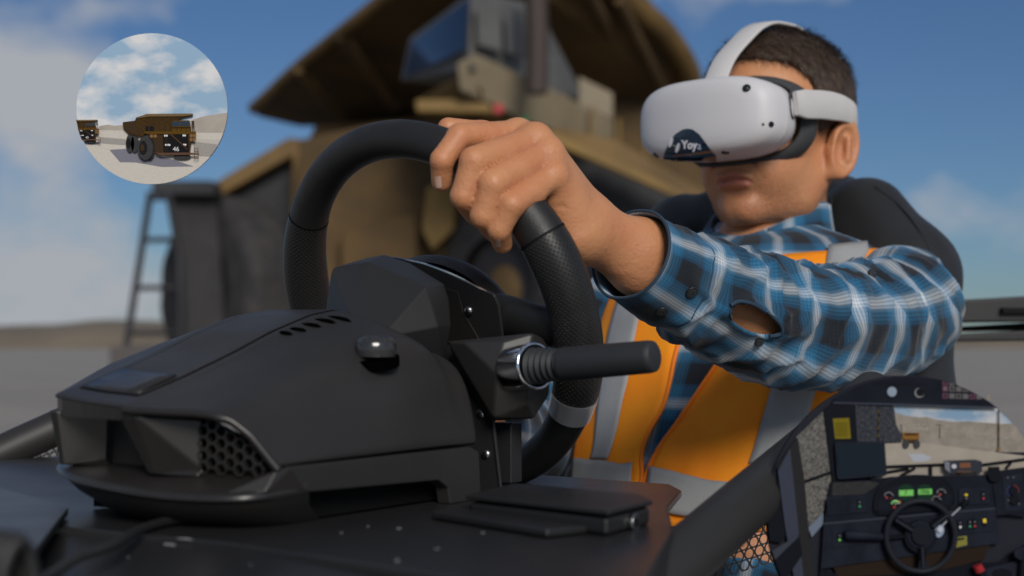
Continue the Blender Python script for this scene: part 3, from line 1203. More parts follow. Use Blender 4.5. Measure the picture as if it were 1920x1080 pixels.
# coarser unevenness under the pores: tendons and soft tissue
bn_ = n_.new('ShaderNodeTexNoise')
bn_.inputs['Scale'].default_value = 95
bn_.inputs['Detail'].default_value = 3
l_.new(tc_.outputs['Object'], bn_.inputs['Vector'])
bb_ = n_.new('ShaderNodeBump')
bb_.inputs['Strength'].default_value = .4
bb_.inputs['Distance'].default_value = .0022
l_.new(bn_.outputs['Fac'], bb_.inputs['Height'])
pb_ = n_['Principled BSDF'].inputs['Normal'].links[0].from_node
l_.new(bb_.outputs[0], pb_.inputs['Normal'])
driver = empty('person', NB + bA * .5, 'man in orange vest and blue plaid shirt gripping the steering wheel', 'person')

# ---- hand joints (pixel, pixel, distance) measured along the photograph's left hand
J = {
    'index': [(970, 251, 1.130), (862, 256, 1.096), (829, 300, 1.088), (828, 340, 1.098)],
    'middle': [(1003, 262, 1.120), (889, 302, 1.078), (869, 368, 1.080), (893, 402, 1.100)],
    'ring': [(1026, 289, 1.114), (924, 345, 1.074), (906, 404, 1.078), (928, 434, 1.098)],
    'little': [(1036, 330, 1.106), (960, 384, 1.074), (936, 430, 1.079), (942, 457, 1.094)],
}
RJ = {'index': (.0120, .0100, .0092, .0082), 'middle': (.0130, .0110, .0102, .0090), 'ring': (.0128, .0110, .0101, .0088), 'little': (.0120, .0099, .0091, .0078)}
Jw = {k: [at(*q) for q in v] for k, v in J.items()}
wrist = at(1112, 436, 1.150)
cuffp = at(1200, 482, 1.178)
elbow = at(1500, 610, 1.350)
shoul = at(1672, 575, 1.60)
thumb = [at(1060, 350, 1.165), at(985, 285, 1.175), at(905, 252, 1.172), at(840, 240, 1.165)]


def sd_hand(P):
    fs = []
    for k in ('index', 'middle', 'ring', 'little'):
        q, r = Jw[k], RJ[k]
        d = d_cone(P, q[0], q[1], r[0] * .92, r[1] * 1.04)
        d = smin(d, d_cone(P, q[1], q[2], r[1] * .99, r[2]), .0022)
        d = smin(d, d_cone(P, q[2], q[3], r[2], r[3]), .0022)
        mid = (q[0] * .45 + q[1] * .55)
        d = smin(d, np.linalg.norm(P - mid - V((0, .002, -.002)), axis=1) - r[0] * .93, .004)      # fleshy first segment
        fs.append(d)
    d = smin(smin(smin(fs[0], fs[1], .0006), fs[2], .0006), fs[3], .0006)
    # back of the hand and palm
    hb = None
    wb = [at(1098, 398, 1.150), at(1098, 412, 1.146), at(1098, 428, 1.144), at(1094, 446, 1.142)]
    for k, w, rr in zip(('index', 'middle', 'ring', 'little'), wb, (.0125, .0135, .0135, .0125)):
        q = Jw[k]
        c = d_cone(P, q[0] + (q[0] - q[1]) * .02, w, rr * .95, .0165)
        hb = c if hb is None else smin(hb, c, .009)
    for k in ('index', 'middle', 'ring', 'little'):
        q = Jw[k][0] - ray(1000, 300) * .0015
        hb = smin(hb, np.linalg.norm(P - q, axis=1) - RJ[k][0] * 1.02, .005)
    hb = smin(hb, d_cone(P, at(1042, 366, 1.124), at(1074, 440, 1.134), .0175, .0225), .011)      # heel of the hand
    hb = smin(hb, d_cone(P, at(1030, 320, 1.145), at(1085, 410, 1.160), .018, .02), .012)         # palm
    th = d_cone(P, thumb[0], thumb[1], .017, .0135)
    th = smin(th, d_cone(P, thumb[1], thumb[2], .0125, .0112), .005)
    th = smin(th, d_cone(P, thumb[2], thumb[3], .0110, .0088), .004)
    hb = smin(hb, th, .010)
    d = smin(d, hb, .0032)
    # skin creases where the little finger's base folds towards the palm
    for a_, b_ in (((1002, 382, 1.094), (1030, 366, 1.1)), ((1022, 398, 1.1), (1062, 384, 1.108)), ((1012, 392, 1.098), (1040, 372, 1.102))):
        d = smax(d, -d_cone(P, at(*a_), at(*b_), .0009, .0004), .0025)
    # wrist and forearm: slightly flattened
    e = unit(elbow - wrist)
    sdv = unit(np.cross(e, V((0, 1, 0))))
    fa = None
    for sg in (-1, 1):
        c = d_cone(P, wrist + sdv * sg * .0075, cuffp + sdv * sg * .010, .0152, .0205)
        c2 = d_cone(P, cuffp + sdv * sg * .010, at(1400, 586, 1.285) + sdv * sg * .008, .0205, .0310)
        c2 = smin(c2, d_cone(P, at(1400, 586, 1.285) + sdv * sg * .008, elbow + sdv * sg * .006, .0310, .032), .02)
        c = smin(c, c2, .012)
        fa = c if fa is None else smin(fa, c, .02)
    fa = smin(fa, d_ell(P, at(1414, 600, 1.277), (.034, .0205, .024), [e, np.cross(e, sdv), sdv]), .012)
    d = smin(d, fa, .018)
    return d


hp_all = np.array([p for v in Jw.values() for p in v] + thumb + [wrist, cuffp, at(1450, 600, 1.31)])
hv, hf_ = surface_nets(sd_hand, hp_all.min(0) - .035, hp_all.max(0) + np.array([.05, .06, .04]), .0017)


def sd_head(P):
    q = to_head(P)
    A = np.abs(q[:, 1])
    S = q.copy()
    S[:, 1] = A                                     # mirror
    d = d_ell(S, (-.016, 0, .036), (.098, .0770, .079))
    d = smin(d, d_ell(S, (.028, 0, -.02), (.066, .063, .088)), .03)
    d = smin(d, d_ell(S, (.03, .028, -.068), (.045, .032, .036)), .025)     # jowl
    d = smin(d, d_cone(S, (-.018, .054, -.045), (.02, .044, -.088), .020, .017), .022)   # jaw angle
    d = smin(d, d_cone(S, (.02, .042, -.088), (.070, .010, -.102), .017, .015), .02)
    d = smin(d, d_ell(S, (.073, 0, -.098), (.019, .021, .017)), .016)       # chin
    d = smin(d, d_ell(S, (.05, .040, -.012), (.034, .024, .022)), .02)      # cheek bone
    d = smin(d, d_ell(S, (.052, .030, -.05), (.034, .026, .03)), .02)       # cheek
    d = smin(d, d_ell(S, (.074, 0, -.062), (.0185, .026, .02)), .012)       # muzzle
    d = smin(d, d_ell(S, (.075, .03, .025), (.02, .03, .012)), .015)        # brow
    # nose
    d = smin(d, d_cone(S, (.086, 0, .012), (.107, 0, -.03), .008, .0115), .010)
    d = smin(d, d_ell(S, (.098, .0115, -.034), (.011, .008, .008)), .005)
    # lips with a dropped corner
    up = q.copy()
    up[:, 2] += 9.0 * A ** 2
    up[:, 1] = A
    d = smin(d, d_ell(up, (.0905, 0, -.0615), (.0075, .0235, .0046)), .0035)
    d = smin(d, d_ell(up, (.0885, 0, -.0715), (.0075, .0205, .0056)), .0045)
    d = smax(d, -d_ell(up, (.0985, 0, -.0665), (.0110, .026, .0014)), .0020)
    # crease below the mouth, nose-to-mouth fold
    d = smax(d, -d_ell(S, (.094, 0, -.083), (.009, .017, .004)), .008)
    d = smax(d, -d_cone(S, (.092, .021, -.036), (.081, .036, -.066), .0012, .0008), .006)
    # neck
    n0, n1 = to_head(np.array([NB + Zv * .01 + bF * -.005]))[0], None
    d = smin(d, d_cone(q, (-.022, 0, -.065), (n0[0] - .005, n0[1], n0[2] - .05), .054, .061), .022)
    d = smin(d, d_cone(q, (.018, 0, -.13), (n0[0] + .045, n0[1], n0[2] - .02), .016, .018), .02)
    # ears
    for sg in (1, -1):
        t = q.copy()
        t[:, 1] *= sg
        c, s_ = math.cos(math.radians(22)), -math.sin(math.radians(22))
        # tilt outwards (rotation about the vertical) and lean back
        x = (t[:, 0] + .014) / 1.12
        y = (t[:, 1] - .077) / 1.12
        z = (t[:, 2] + .028) / 1.12
        x2 = x * c + y * s_
        y2 = -x * s_ + y * c
        cb, sb = math.cos(math.radians(14)), math.sin(math.radians(14))
        x3, z3 = x2 * cb + z * sb, -x2 * sb + z * cb
        e = np.stack([x3, y2, z3], 1)
        pl = d_ell(e, (-.006, 0, .002), (.0185, .0065, .031))
        rim = np.sqrt((np.sqrt(((x3 + .006) / .016) ** 2 + ((z3 - .002) / .0275) ** 2) - 1) ** 2 * .0205 ** 2 + (y2 - .0055) ** 2) - .0042
        lobe = d_ell(e, (.001, .001, -.024), (.0085, .0055, .0095))
        pl = smin(pl, lobe, .005)
        pl = smax(pl, -d_ell(e, (-.002, .009, .000), (.0095, .009, .017)), .004)
        pl = smin(pl, np.where(x3 > .012, 1, rim), .004)
        anti = d_cone(e, (-.013, .006, -.008), (-.008, .007, .014), .0035, .003)
        pl = smin(pl, anti, .004)
        pl = smin(pl, d_ell(e, (.0095, .003, -.004), (.004, .005, .006)), .004)   # tragus
        d = smin(d, pl, .005)
    return d


kv, kf = surface_nets(sd_head, HO + V((-.14, -.14, -.215)), HO + V((.14, .14, .13)), .0022)


def sd_torso(P):
    d = d_ell(P, NB + bA * .2, (.15, .085, .19), [bL, bN, -bA])
    d = smin(d, d_cone(P, NB + bA * .4 - bL * .07, NB + bA * .4 + bL * .07, .11, .11), .08)
    d = smin(d, d_cone(P, NB + bA * .10 - bL * .10, NB + bA * .10 + bL * .10, .04, .04), .04)
    d = smin(d, d_cone(P, shoul, elbow, .038, .033), .03)
    d = smin(d, d_cone(P, shoul, NB + bA * .1 + bL * .1, .038, .04), .03)
    rs, re, rw = NB + bA * .09 - bL * .17, at(1010, 835, 1.74), at(885, 800, 1.38)
    d = smin(d, d_cone(P, rs, re, .048, .036), .03)
    d = smin(d, d_cone(P, re, rw, .036, .026), .02)
    d = smin(d, d_cone(P, NB + Zv * .01, NB + bA * .08, .05, .06), .03)
    return d


tv, tf = surface_nets(sd_torso, NB + V((-.55, -.55, -.62)), NB + V((.35, .35, .12)), .009)
hv, hf_ = largest(hv, hf_)
kv, kf = largest(kv, kf)
tv, tf = largest(tv, tf)
bv, bf_ = merge([(hv, hf_), (kv, kf), (tv, tf)])
# tie the three skin patches together out of sight, inside the sleeve and the collar
bva = np.array(bv)
n1, n2 = len(hv), len(hv) + len(kv)


def tie(i0, i1, j0, j1, p):
    a = i0 + int(np.argmin(np.linalg.norm(bva[i0:i1] - p, axis=1)))
    b = j0 + int(np.argmin(np.linalg.norm(bva[j0:j1] - bva[a], axis=1)))
    fa = next(q for q in bf_ if a in q)
    a2 = fa[(list(fa).index(a) + 1) % len(fa)]
    fb = next(q for q in bf_ if b in q)
    b2 = fb[(list(fb).index(b) + 1) % len(fb)]
    return (a, a2, b, b2)


ties = [tie(0, n1, n2, len(bv), at(1370, 575, 1.30)), tie(n1, n2, n2, len(bv), NB - Zv * .04)]
bf_ = list(bf_) + ties
body = obj('body', bv, bf_, M_skin, driver)
sm_ = body.modifiers.new('smooth', 'SMOOTH')
sm_.factor = .5
sm_.iterations = 2

# lips and nails as thin parts of their own colour
bvh_head = BVHTree.FromPolygons([tuple(v) for v in kv], [tuple(map(int, f)) for f in kf])
bvh_hand = BVHTree.FromPolygons([tuple(v) for v in hv], [tuple(map(int, f)) for f in hf_])


def cast(bvh, px, py):
    D = Vector(ray(px, py)).normalized()
    loc, nor, _, _ = bvh.ray_cast(Vector(CAMP), D)
    if loc is None:
        return None, None
    return V(loc), V(nor)


def cast_near(bvh, px, py):
    for k in range(60):
        lo, no = cast(bvh, px + (1300 - px) * k / 60, py - k * .5)
        if lo is not None:
            return lo, no
    return None, None


def cast_from(bvh, p, dirn):
    loc, nor, _, _ = bvh.ray_cast(Vector(p), Vector(dirn))
    return (None, None) if loc is None else (V(loc), V(nor))


M_lip = mat('lip skin', (.44, .15, .10), .45, bump=.2, bscale=900, bdist=.0004)
P = []
okl = True
for w in np.linspace(-1, 1, 21):
    L = w * .0245
    for h in np.linspace(-1, 1, 9):
        U = -.0665 - 9.0 * L * L + h * .0088 * math.sqrt(max(0, 1 - w * w)) * (.75 if h > 0 else 1)
        lo, no = cast_from(bvh_head, hd(.2, L, U), -hF)
        P.append((lo if lo is not None else hd(.09, L, U)) + hF * .0003)
fix_normals(obj('lips', P, grid_faces(21, 9), M_lip, body))
M_nail = mat('fingernail', (.72, .46, .36), .3)


def nail(px, py, w, h, ang):
    P = []
    ca, sa = math.cos(math.radians(ang)), math.sin(math.radians(ang))
    for i in range(7):
        for k in range(7):
            x, y = (k / 3 - 1), (i / 3 - 1)
            s_ = math.sqrt(max(0, 1 - abs(y) ** 3)) if y > 0 else 1.
            s_ = 1 if y > -.5 else .92
            X, Y = x * w * s_, y * h
            lo, no = cast(bvh_hand, px + X * ca - Y * sa, py + X * sa + Y * ca)
            if lo is None:
                return
            P.append(lo + no * (.0005 - .0003 * x * x))
    obj('fingernail', P, grid_faces(7, 7), M_nail, body, subsurf=1)


nail(822, 341, 6, 11, -4)
nail(934, 455, 4.5, 7, -8)

# ---- hair
M_hair = mat('dark brown hair', (.050, .031, .020), .55, var=.5, vscale=60, col2=(.095, .058, .036), spec=.6)


def hairline(F, L):
    """height above which hair grows, as seen round the head"""
    a = np.abs(L)
    return np.interp(F, [-.12, -.085, -.055, -.03, -.018, .000, .012, .022, .032, .05, .07, .09], [-.075, -.07, -.05, -.022, -.0, .000, -.014, .028, .052, .070, .077, .082])


def sd_hair(P):
    q = to_head(P)
    S = q.copy()
    S[:, 1] = np.abs(q[:, 1])
    d = d_ell(S, (-.016, 0, .038), (.1050, .0870, .0835))
    d = smin(d, d_ell(S, (-.055, 0, -.005), (.062, .066, .06)), .02)
    d = d + .0014 * vnoise(P, 120, 3) - .0012 * vnoise(P, 40, 8)
    cut = hairline(q[:, 0], q[:, 1]) - q[:, 2] + .003 * vnoise(P, 220, 5)
    return smax(d, cut, .005)


rv, rf = surface_nets(sd_hair, HO + V((-.135, -.135, -.09)), HO + V((.135, .135, .13)), .003)
rng = np.random.default_rng(4)
fi = rng.integers(0, len(rf), 14000)
cvs = rv[rf[fi]].mean(1)
nrm = np.cross(rv[rf[fi][:, 1]] - rv[rf[fi][:, 0]], rv[rf[fi][:, 2]] - rv[rf[fi][:, 0]])
nrm /= np.linalg.norm(nrm, axis=1)[:, None] + 1e-12
sv_, sf_ = [], []
for c, nn in zip(cvs, nrm):
    q = to_head(c[None])[0]
    top = min(1, max(0, (q[2] - .055) / .04))
    comb = hF * (.45 - .9 * (1 - top)) + hL * (.8 * top * (1 if q[1] > -.03 else .3)) - Zv * (1.0 * (1 - top)) + V(rng.normal(size=3)) * .28
    comb = comb - nn * np.dot(comb, nn)
    comb = unit(comb)
    ln = (.010 + .020 * top) * rng.uniform(.7, 1.25)
    lift = .0016 + .0055 * top * rng.uniform(.3, 1)
    side = unit(np.cross(comb, nn)) * .00034
    p0 = c - nn * .001
    p1 = c + comb * ln * .5 + nn * lift
    p2 = c + comb * ln + nn * lift * .9
    o = len(sv_)
    sv_ += [p0 - side, p0 + side, p1 - side * .8, p1 + side * .8, p2]
    sf_ += [(o, o + 1, o + 3, o + 2), (o + 2, o + 3, o + 4)]
v, f = merge([(rv, [tuple(q) for q in rf]), (sv_, sf_)])
obj('hair', v, f, M_hair, body)

# ---- plaid cloth


def plaid(name, pu, pv):
    m = mat(name, (.1, .2, .4), .82, spec=.25)
    n, l = m.node_tree.nodes, m.node_tree.links
    b = n['Principled BSDF']
    uvn = n.new('ShaderNodeUVMap')
    sep = n.new('ShaderNodeSeparateXYZ')
    # the weave wanders a little with the folds
    nz = n.new('ShaderNodeTexNoise')
    nz.inputs['Scale'].default_value = 16
    l.new(uvn.outputs[0], nz.inputs['Vector'])
    sub = n.new('ShaderNodeVectorMath')
    sub.operation = 'MULTIPLY_ADD'
    sub.inputs[1].default_value = (.004, .004, 0)
    l.new(nz.outputs['Color'], sub.inputs[0])
    l.new(uvn.outputs[0], sub.inputs[2])
    l.new(sub.outputs[0], sep.inputs[0])
    cols_ = []
    for ax, per in (('X', pu), ('Y', pv)):
        d = n.new('ShaderNodeMath')
        d.operation = 'DIVIDE'
        d.inputs[1].default_value = per
        l.new(sep.outputs[ax], d.inputs[0])
        fr = n.new('ShaderNodeMath')
        fr.operation = 'FRACT'
        l.new(d.outputs[0], fr.inputs[0])
        r = n.new('ShaderNodeValToRGB')
        E = r.color_ramp.elements
        stops = [(0, (.62, .66, .70)), (.05, (.46, .54, .61)), (.11, (.035, .165, .30)), (.24, (.013, .10, .205)), (.30, (.010, .016, .024)), (.62, (.012, .014, .018)), (.68, (.013, .10, .205)), (.86, (.035, .165, .30)), (.94, (.46, .54, .61)), (1, (.62, .66, .70))]
        while len(E) < len(stops):
            E.new(.5)
        for e_, (p_, c_) in zip(E, stops):
            e_.position = p_
            e_.color = (*c_, 1)
        l.new(fr.outputs[0], r.inputs['Fac'])
        # fine yarn lines
        w = n.new('ShaderNodeMath')
        w.operation = 'MULTIPLY'
        w.inputs[1].default_value = 2 * math.pi / .0034
        l.new(sep.outputs[ax], w.inputs[0])
        sn_ = n.new('ShaderNodeMath')
        sn_.operation = 'SINE'
        l.new(w.outputs[0], sn_.inputs[0])
        mr = n.new('ShaderNodeMapRange')
        mr.inputs['From Min'].default_value = -1
        mr.inputs['To Min'].default_value = .72
        mr.inputs['To Max'].default_value = 1.2
        l.new(sn_.outputs[0], mr.inputs['Value'])
        ml = n.new('ShaderNodeMix')
        ml.data_type = 'RGBA'
        ml.blend_type = 'MULTIPLY'
        ml.inputs['Factor'].default_value = 1
        l.new(r.outputs['Color'], ml.inputs['A'])
        l.new(mr.outputs[0], ml.inputs['B'])
        cols_.append(ml.outputs['Result'])
    mx_ = n.new('ShaderNodeMix')
    mx_.data_type = 'RGBA'
    mx_.inputs['Factor'].default_value = .5
    l.new(cols_[0], mx_.inputs['A'])
    l.new(cols_[1], mx_.inputs['B'])
    l.new(mx_.outputs['Result'], b.inputs['Base Color'])
    t = n.new('ShaderNodeTexNoise')
    t.inputs['Scale'].default_value = 1400
    l.new(uvn.outputs[0], t.inputs['Vector'])
    bp = n.new('ShaderNodeBump')
    bp.inputs['Strength'].default_value = .35
    bp.inputs['Distance'].default_value = .0006
    l.new(t.outputs['Fac'], bp.inputs['Height'])
    l.new(bp.outputs[0], b.inputs['Normal'])
    b.inputs['Sheen Weight'].default_value = .15
    return m


M_plaid = plaid('blue plaid flannel', .068, .070)

M_cloth_d = mat('navy cloth edge', (.02, .045, .08), .85, bump=.4, bscale=1500, bdist=.0005)

# torso rings
SS = [-.012, .0, .012, .03, .055, .09, .14, .22, .32, .42, .56]
WW = [.062, .074, .106, .152, .180, .188, .190, .188, .182, .178, .18]
DD = [.060, .066, .074, .085, .097, .108, .118, .127, .130, .130, .13]


def torso_pts(s, phi, off=0.):
    """points on the clothed trunk; phi = 0 at the breastbone, + towards his left"""
    s, phi = np.broadcast_arrays(np.asarray(s, float), np.asarray(phi, float))
    s, phi = s.ravel(), phi.ravel()
    w, d = np.interp(s, SS, WW) + off, np.interp(s, SS, DD) + off
    e = 2 / 2.3
    cx, cy = np.sin(phi), np.cos(phi)
    x = np.sign(cx) * np.abs(cx) ** e * w
    y = np.sign(cy) * np.abs(cy) ** e * d
    drop = .012 * (np.abs(x) / .19) ** 2 * np.maximum(0, 1 - s / .12)      # sloping shoulders
    drop = drop + .055 * np.maximum(0, cy) ** 2 * np.maximum(0, 1 - np.maximum(s, 0) / .12)      # the open neck dips in front
    return NB + np.outer(s + drop * .6, bA) + np.outer(x, bL) + np.outer(y - .012, bN)


def torso_pt(s, phi, off=0.):
    return torso_pts(s, phi, off)[0]


shirt_uv, P = [], []
sl_ = np.linspace(-.012, .56, 70)
ph_ = np.linspace(-math.pi, math.pi, 121)
for s in sl_:
    for p_ in ph_:
        P.append(torso_pt(s, p_))
        shirt_uv.append((p_ * .165, s))
P = np.array(P)
cn_ = NB + np.repeat(sl_, len(ph_))[:, None] * bA
rad = P - cn_
rad /= np.linalg.norm(rad, axis=1)[:, None] + 1e-9
P = P + rad * (.004 * vnoise(P, 16, 2) + .002 * vnoise(P, 38, 6))[:, None]
shirt = fix_normals(obj('shirt', P, grid_faces(len(sl_), len(ph_)), M_plaid, driver, uv=np.array(shirt_uv)))

# left sleeve
SP = [((1182, 477), 1.165, .0345), ((1235, 508), 1.193, .0395), ((1300, 541), 1.230, .0445), ((1362, 570), 1.268, .0490), ((1425, 593), 1.308, .0530), ((1490, 608), 1.352, .0565), ((1555, 614), 1.400, .0585),
      ((1605, 612), 1.452, .0610), ((1644, 602), 1.500, .0645), ((1670, 589), 1.545, .0665), ((1684, 573), 1.588, .0650), ((1688, 559), 1.628, .0580), ((1686, 549), 1.662, .044), ((1682, 543), 1.685, .018)]
spath = catmull([at(p[0], p[1], d) for p, d, r in SP], 14)
srad = catmull([(r, 0, 0) for p, d, r in SP], 14)[:, 0]
NU = 112
Pp, Tt, Nn, Bb = frames(spath, up=(0, 0, 1))
sl = np.concatenate([[0], np.cumsum(np.linalg.norm(np.diff(spath, axis=0), axis=1))])
ang = np.linspace(0, 2 * math.pi, NU + 1)
P, U_ = [], []
for i in range(len(spath)):
    for a in ang:
        P.append(Pp[i] + srad[i] * (math.cos(a) * Nn[i] + math.sin(a) * Bb[i]))
        U_.append((a * .055, sl[i]))
P, U_ = np.array(P), np.array(U_)
cen = np.repeat(spath, NU + 1, 0)
rad = P - cen
rl_ = np.linalg.norm(rad, axis=1)
rad /= rl_[:, None] + 1e-9
Ls = np.repeat(sl, NU + 1)
aa = np.tile(ang, len(spath))
Lt = sl[-1]
# drawn folds: oblique drapes gathered at the elbow, crumples above the cuff
q3 = np.stack([np.cos(aa) * 1.0, np.sin(aa) * 1.0, Ls * 0], 1)


def ridge(kL, kA, tw, seed, sharp=1.6):
    """irregular crease lines: noise stretched round the arm and twisted along it"""
    a2 = aa + tw * Ls
    q = np.stack([Ls * kL + .9 * np.sin(a2 + seed), np.cos(a2) * kA, np.sin(a2) * kA], 1)
    n_ = vnoise(q, 1.0, seed) * .7 + vnoise(q, 2.1, seed + 3) * .3
    return (1 - np.minimum(1, np.abs(n_) * 2.2)) ** sharp


amp_el = np.exp(-((Ls - .22) / .10) ** 2)
amp_sh = np.exp(-((Ls - .40) / .12) ** 2)
amp_cf = np.exp(-((Ls - .085) / .045) ** 2)
nzA = vnoise(P, 20, 1)
nzB = vnoise(P, 48, 4)
nzC = vnoise(P, 10, 9)
disp = .0085 * amp_el * (ridge(30, 1.1, 9, 2) - .25) + .0060 * (ridge(22, 1.3, -7, 5) - .3) * np.clip(Ls / .08, 0, 1) \
    + .0075 * amp_sh * (ridge(24, 1.0, 12, 8) - .25) + .0040 * amp_cf * (ridge(40, 1.2, 4, 11) - .25) \
    + .0028 * nzA * np.clip(Ls / .06, 0, 1) + .0012 * nzB + .0045 * nzC * np.clip(Ls / .1, 0, 1)
disp *= np.clip((Lt - Ls) / .05, 0, 1)
P = P + rad * disp[:, None]
# the cuff opens a little and has a turned edge; the sleeve steps up where the cuff band ends
stepv = np.where(Ls < .055, .0022, 0) + .0018 * np.exp(-((Ls - .0) / .004) ** 2)
P = P + rad * stepv[:, None]
faces = grid_faces(len(spath), NU + 1)
# placket opening: a slit that gapes between the cuff buttons and the forearm
pix = proj(P)
cx, cy, rx, ry, an = 1416, 600, 52, 23, math.radians(24)
dx, dy = pix[:, 0] - cx, pix[:, 1] - cy
X_, Y_ = dx * math.cos(an) + dy * math.sin(an), -dx * math.sin(an) + dy * math.cos(an)
facing = np.einsum('ij,ij->i', rad, CAMP - P) > 0
ell = np.abs(X_ / rx) ** 2 + np.abs(Y_ / (ry * (1 - .25 * X_ / rx))) ** 2
lift = np.exp(-((np.sqrt(ell) - 1.08) / .22) ** 2) * facing
P = P + rad * (lift * .0045)[:, None]
hole = (ell < 1) & facing
bvh_full = BVHTree.FromPolygons([tuple(v) for v in P], faces)
kept = [q for q in faces if not all(hole[j] for j in q)]
rimv = sorted({j for q in kept if any(hole[k] for k in q) for j in q if hole[j]})
for j in rimv:
    k_ = 1 / max(.2, math.sqrt(ell[j]))
    X, Y = X_[j] * k_, Y_[j] * k_
    h_ = bvh_full.ray_cast(Vector(CAMP), Vector(ray(cx + X * math.cos(an) - Y * math.sin(an), cy + X * math.sin(an) + Y * math.cos(an))).normalized())
    if h_[0] is not None:
        P[j] = V(h_[0])
faces = kept
sleeve = fix_normals(obj('sleeve', P, faces, M_plaid, shirt, uv=U_, solid=.0016))
bvh_sl = BVHTree.FromPolygons([tuple(v) for v in P], faces)
# soft turned edge round the cuff mouth
tube('cuff_edge', [P[k] for k in range(0, NU, 2)], .0014, M_cloth_d, shirt, seg=8, closed=True)
# seam line where the cuff band ends
ring_i = int(np.searchsorted(sl, .055))
tube('cuff_seam', [P[ring_i * (NU + 1) + k] for k in range(0, NU, 2)], .0008, M_cloth_d, shirt, seg=6, closed=True)
M_btn = mat('dark shirt button', (.02, .022, .026), .35)
for (px, py, r_) in ((1296, 546, .0055), (1241, 581, .0052), (1422, 640, .0046), (1634, 514, .0046)):
    lo, no = cast(bvh_sl, px, py)
    if lo is None:
        continue
    bt = plug('button', lo + no * .0004, no, r_, .0022, M_btn, shirt, bevel=.0006)
    dish = plug('button_dish', lo + no * .0024, no, r_ * .62, .0004, mat('button dish', (.04, .045, .05), .4), shirt)
    e1 = unit(np.cross(no, Zv))
    e2 = np.cross(no, e1)
    for sx, sy in ((1, 1), (1, -1), (-1, 1), (-1, -1)):
        plug('button_hole', lo + no * .0027 + (e1 * sx + e2 * sy) * r_ * .2, no, r_ * .11, .0003, M_dark, shirt, seg=8)
# placket flap edges: narrow cloth bands along the slit
pb = []
for t in np.linspace(math.radians(-170), math.radians(60), 26):
    X, Y = 1.06 * rx * math.cos(t), 1.10 * ry * math.sin(t) * (1 - .25 * math.cos(t))
    lo, no = cast(bvh_sl, cx + X * math.cos(an) - Y * math.sin(an), cy + X * math.sin(an) + Y * math.cos(an))
    if lo is not None:
        pb.append(lo + no * .001)
if len(pb) > 6:
    tube('placket_edge', catmull(pb[::3], 5), .0018, M_cloth_d, shirt, seg=8)

# right sleeve, mostly hidden behind the wheel
RS = [NB + bA * .08 - bL * .13, NB + bA * .12 - bL * .18, (NB + bA * .12 - bL * .18 + at(1010, 835, 1.74)) / 2, at(1008, 830, 1.73), at(960, 820, 1.60), at(900, 802, 1.42)]
rp = catmull(RS, 10)
v, f = tube_mesh(rp, list(np.interp(np.linspace(0, 1, len(rp)), [0, .2, .5, .75, 1], [.05, .07, .062, .056, .042])), 40)
v = np.array(v)
v = v + (.004 * vnoise(v, 24, 3))[:, None] * unit(v - v.mean(0))
uvv = []
ll = np.concatenate([[0], np.cumsum(np.linalg.norm(np.diff(rp, axis=0), axis=1))])
for i in range(len(rp)):
    for k in range(40):
        uvv.append((k / 40 * .36, ll[i]))
obj('sleeve', v, f, M_plaid, shirt, uv=np.array(uvv))

# collar
P, U_ = [], []
secs = 9
phs = np.linspace(math.radians(34), math.radians(326), 60)
nk = NB - Zv * .010 + bF * .004
for p_ in phs:
    fr = math.cos(p_)
    leaf = max(0., fr) ** 2
    dirv = bF * math.cos(p_) + bL * math.sin(p_)
    up = .036 - .022 * max(0, fr)
    prof = [(.058, -.02), (.059, 0), (.0605, up * .5), (.063, up), (.067, up + .0035), (.0715, up), (.077 + .006 * leaf, up * .45), (.083 + .014 * leaf, -.002 - .010 * leaf), (.089 + .024 * leaf, -.012 - .026 * leaf)]
    for r_, h_ in prof:
        P.append(nk + dirv * r_ * (1.04 if fr < 0 else 1) + Zv * (h_ - .022 * max(0, fr) ** 1.5) + bF * (.006 - .010 * h_ / .03))
        U_.append((p_ * .07, h_ * 1.0 + (.1 if r_ > .067 else 0)))
P = np.array(P)
P = P + (.0012 * vnoise(P, 50, 2))[:, None] * V((.6, -.6, .5))
fix_normals(obj('collar', P, grid_faces(60, secs), M_plaid, shirt, uv=np.array(U_), solid=.0014))

# ---- hi-vis vest
M_vest = mat('hi-vis orange mesh', (1.0, .265, .001), .75, bump=.6, bscale=700, bdist=.0010, var=.12, vscale=18, col2=(1.0, .34, .002))
M_refl = mat('grey reflective tape', (.36, .365, .36), .5, bump=.2, bscale=1300, bdist=.0003, var=.2, vscale=16)
M_pipe = mat('orange vest piping', (.95, .22, .004), .7)
# surface lookup table: photograph pixel -> place on the chest
tb_s, tb_p = np.meshgrid(np.linspace(.0, .54, 150), np.linspace(-2.2, 2.2, 240), indexing='ij')
tb_P = torso_pts(tb_s, tb_p, .006)
tb_x = proj(tb_P)
Pn = torso_pts(tb_s, tb_p, .016) - tb_P
tb_front = np.einsum('ij,ij->i', Pn, CAMP - tb_P) > 0


def inv(px, py):
    d = np.hypot(tb_x[:, 0] - px, tb_x[:, 1] - py) + np.where(tb_front, 0, 1e5)
    i = int(np.argmin(d))
    return tb_s.ravel()[i], tb_p.ravel()[i]


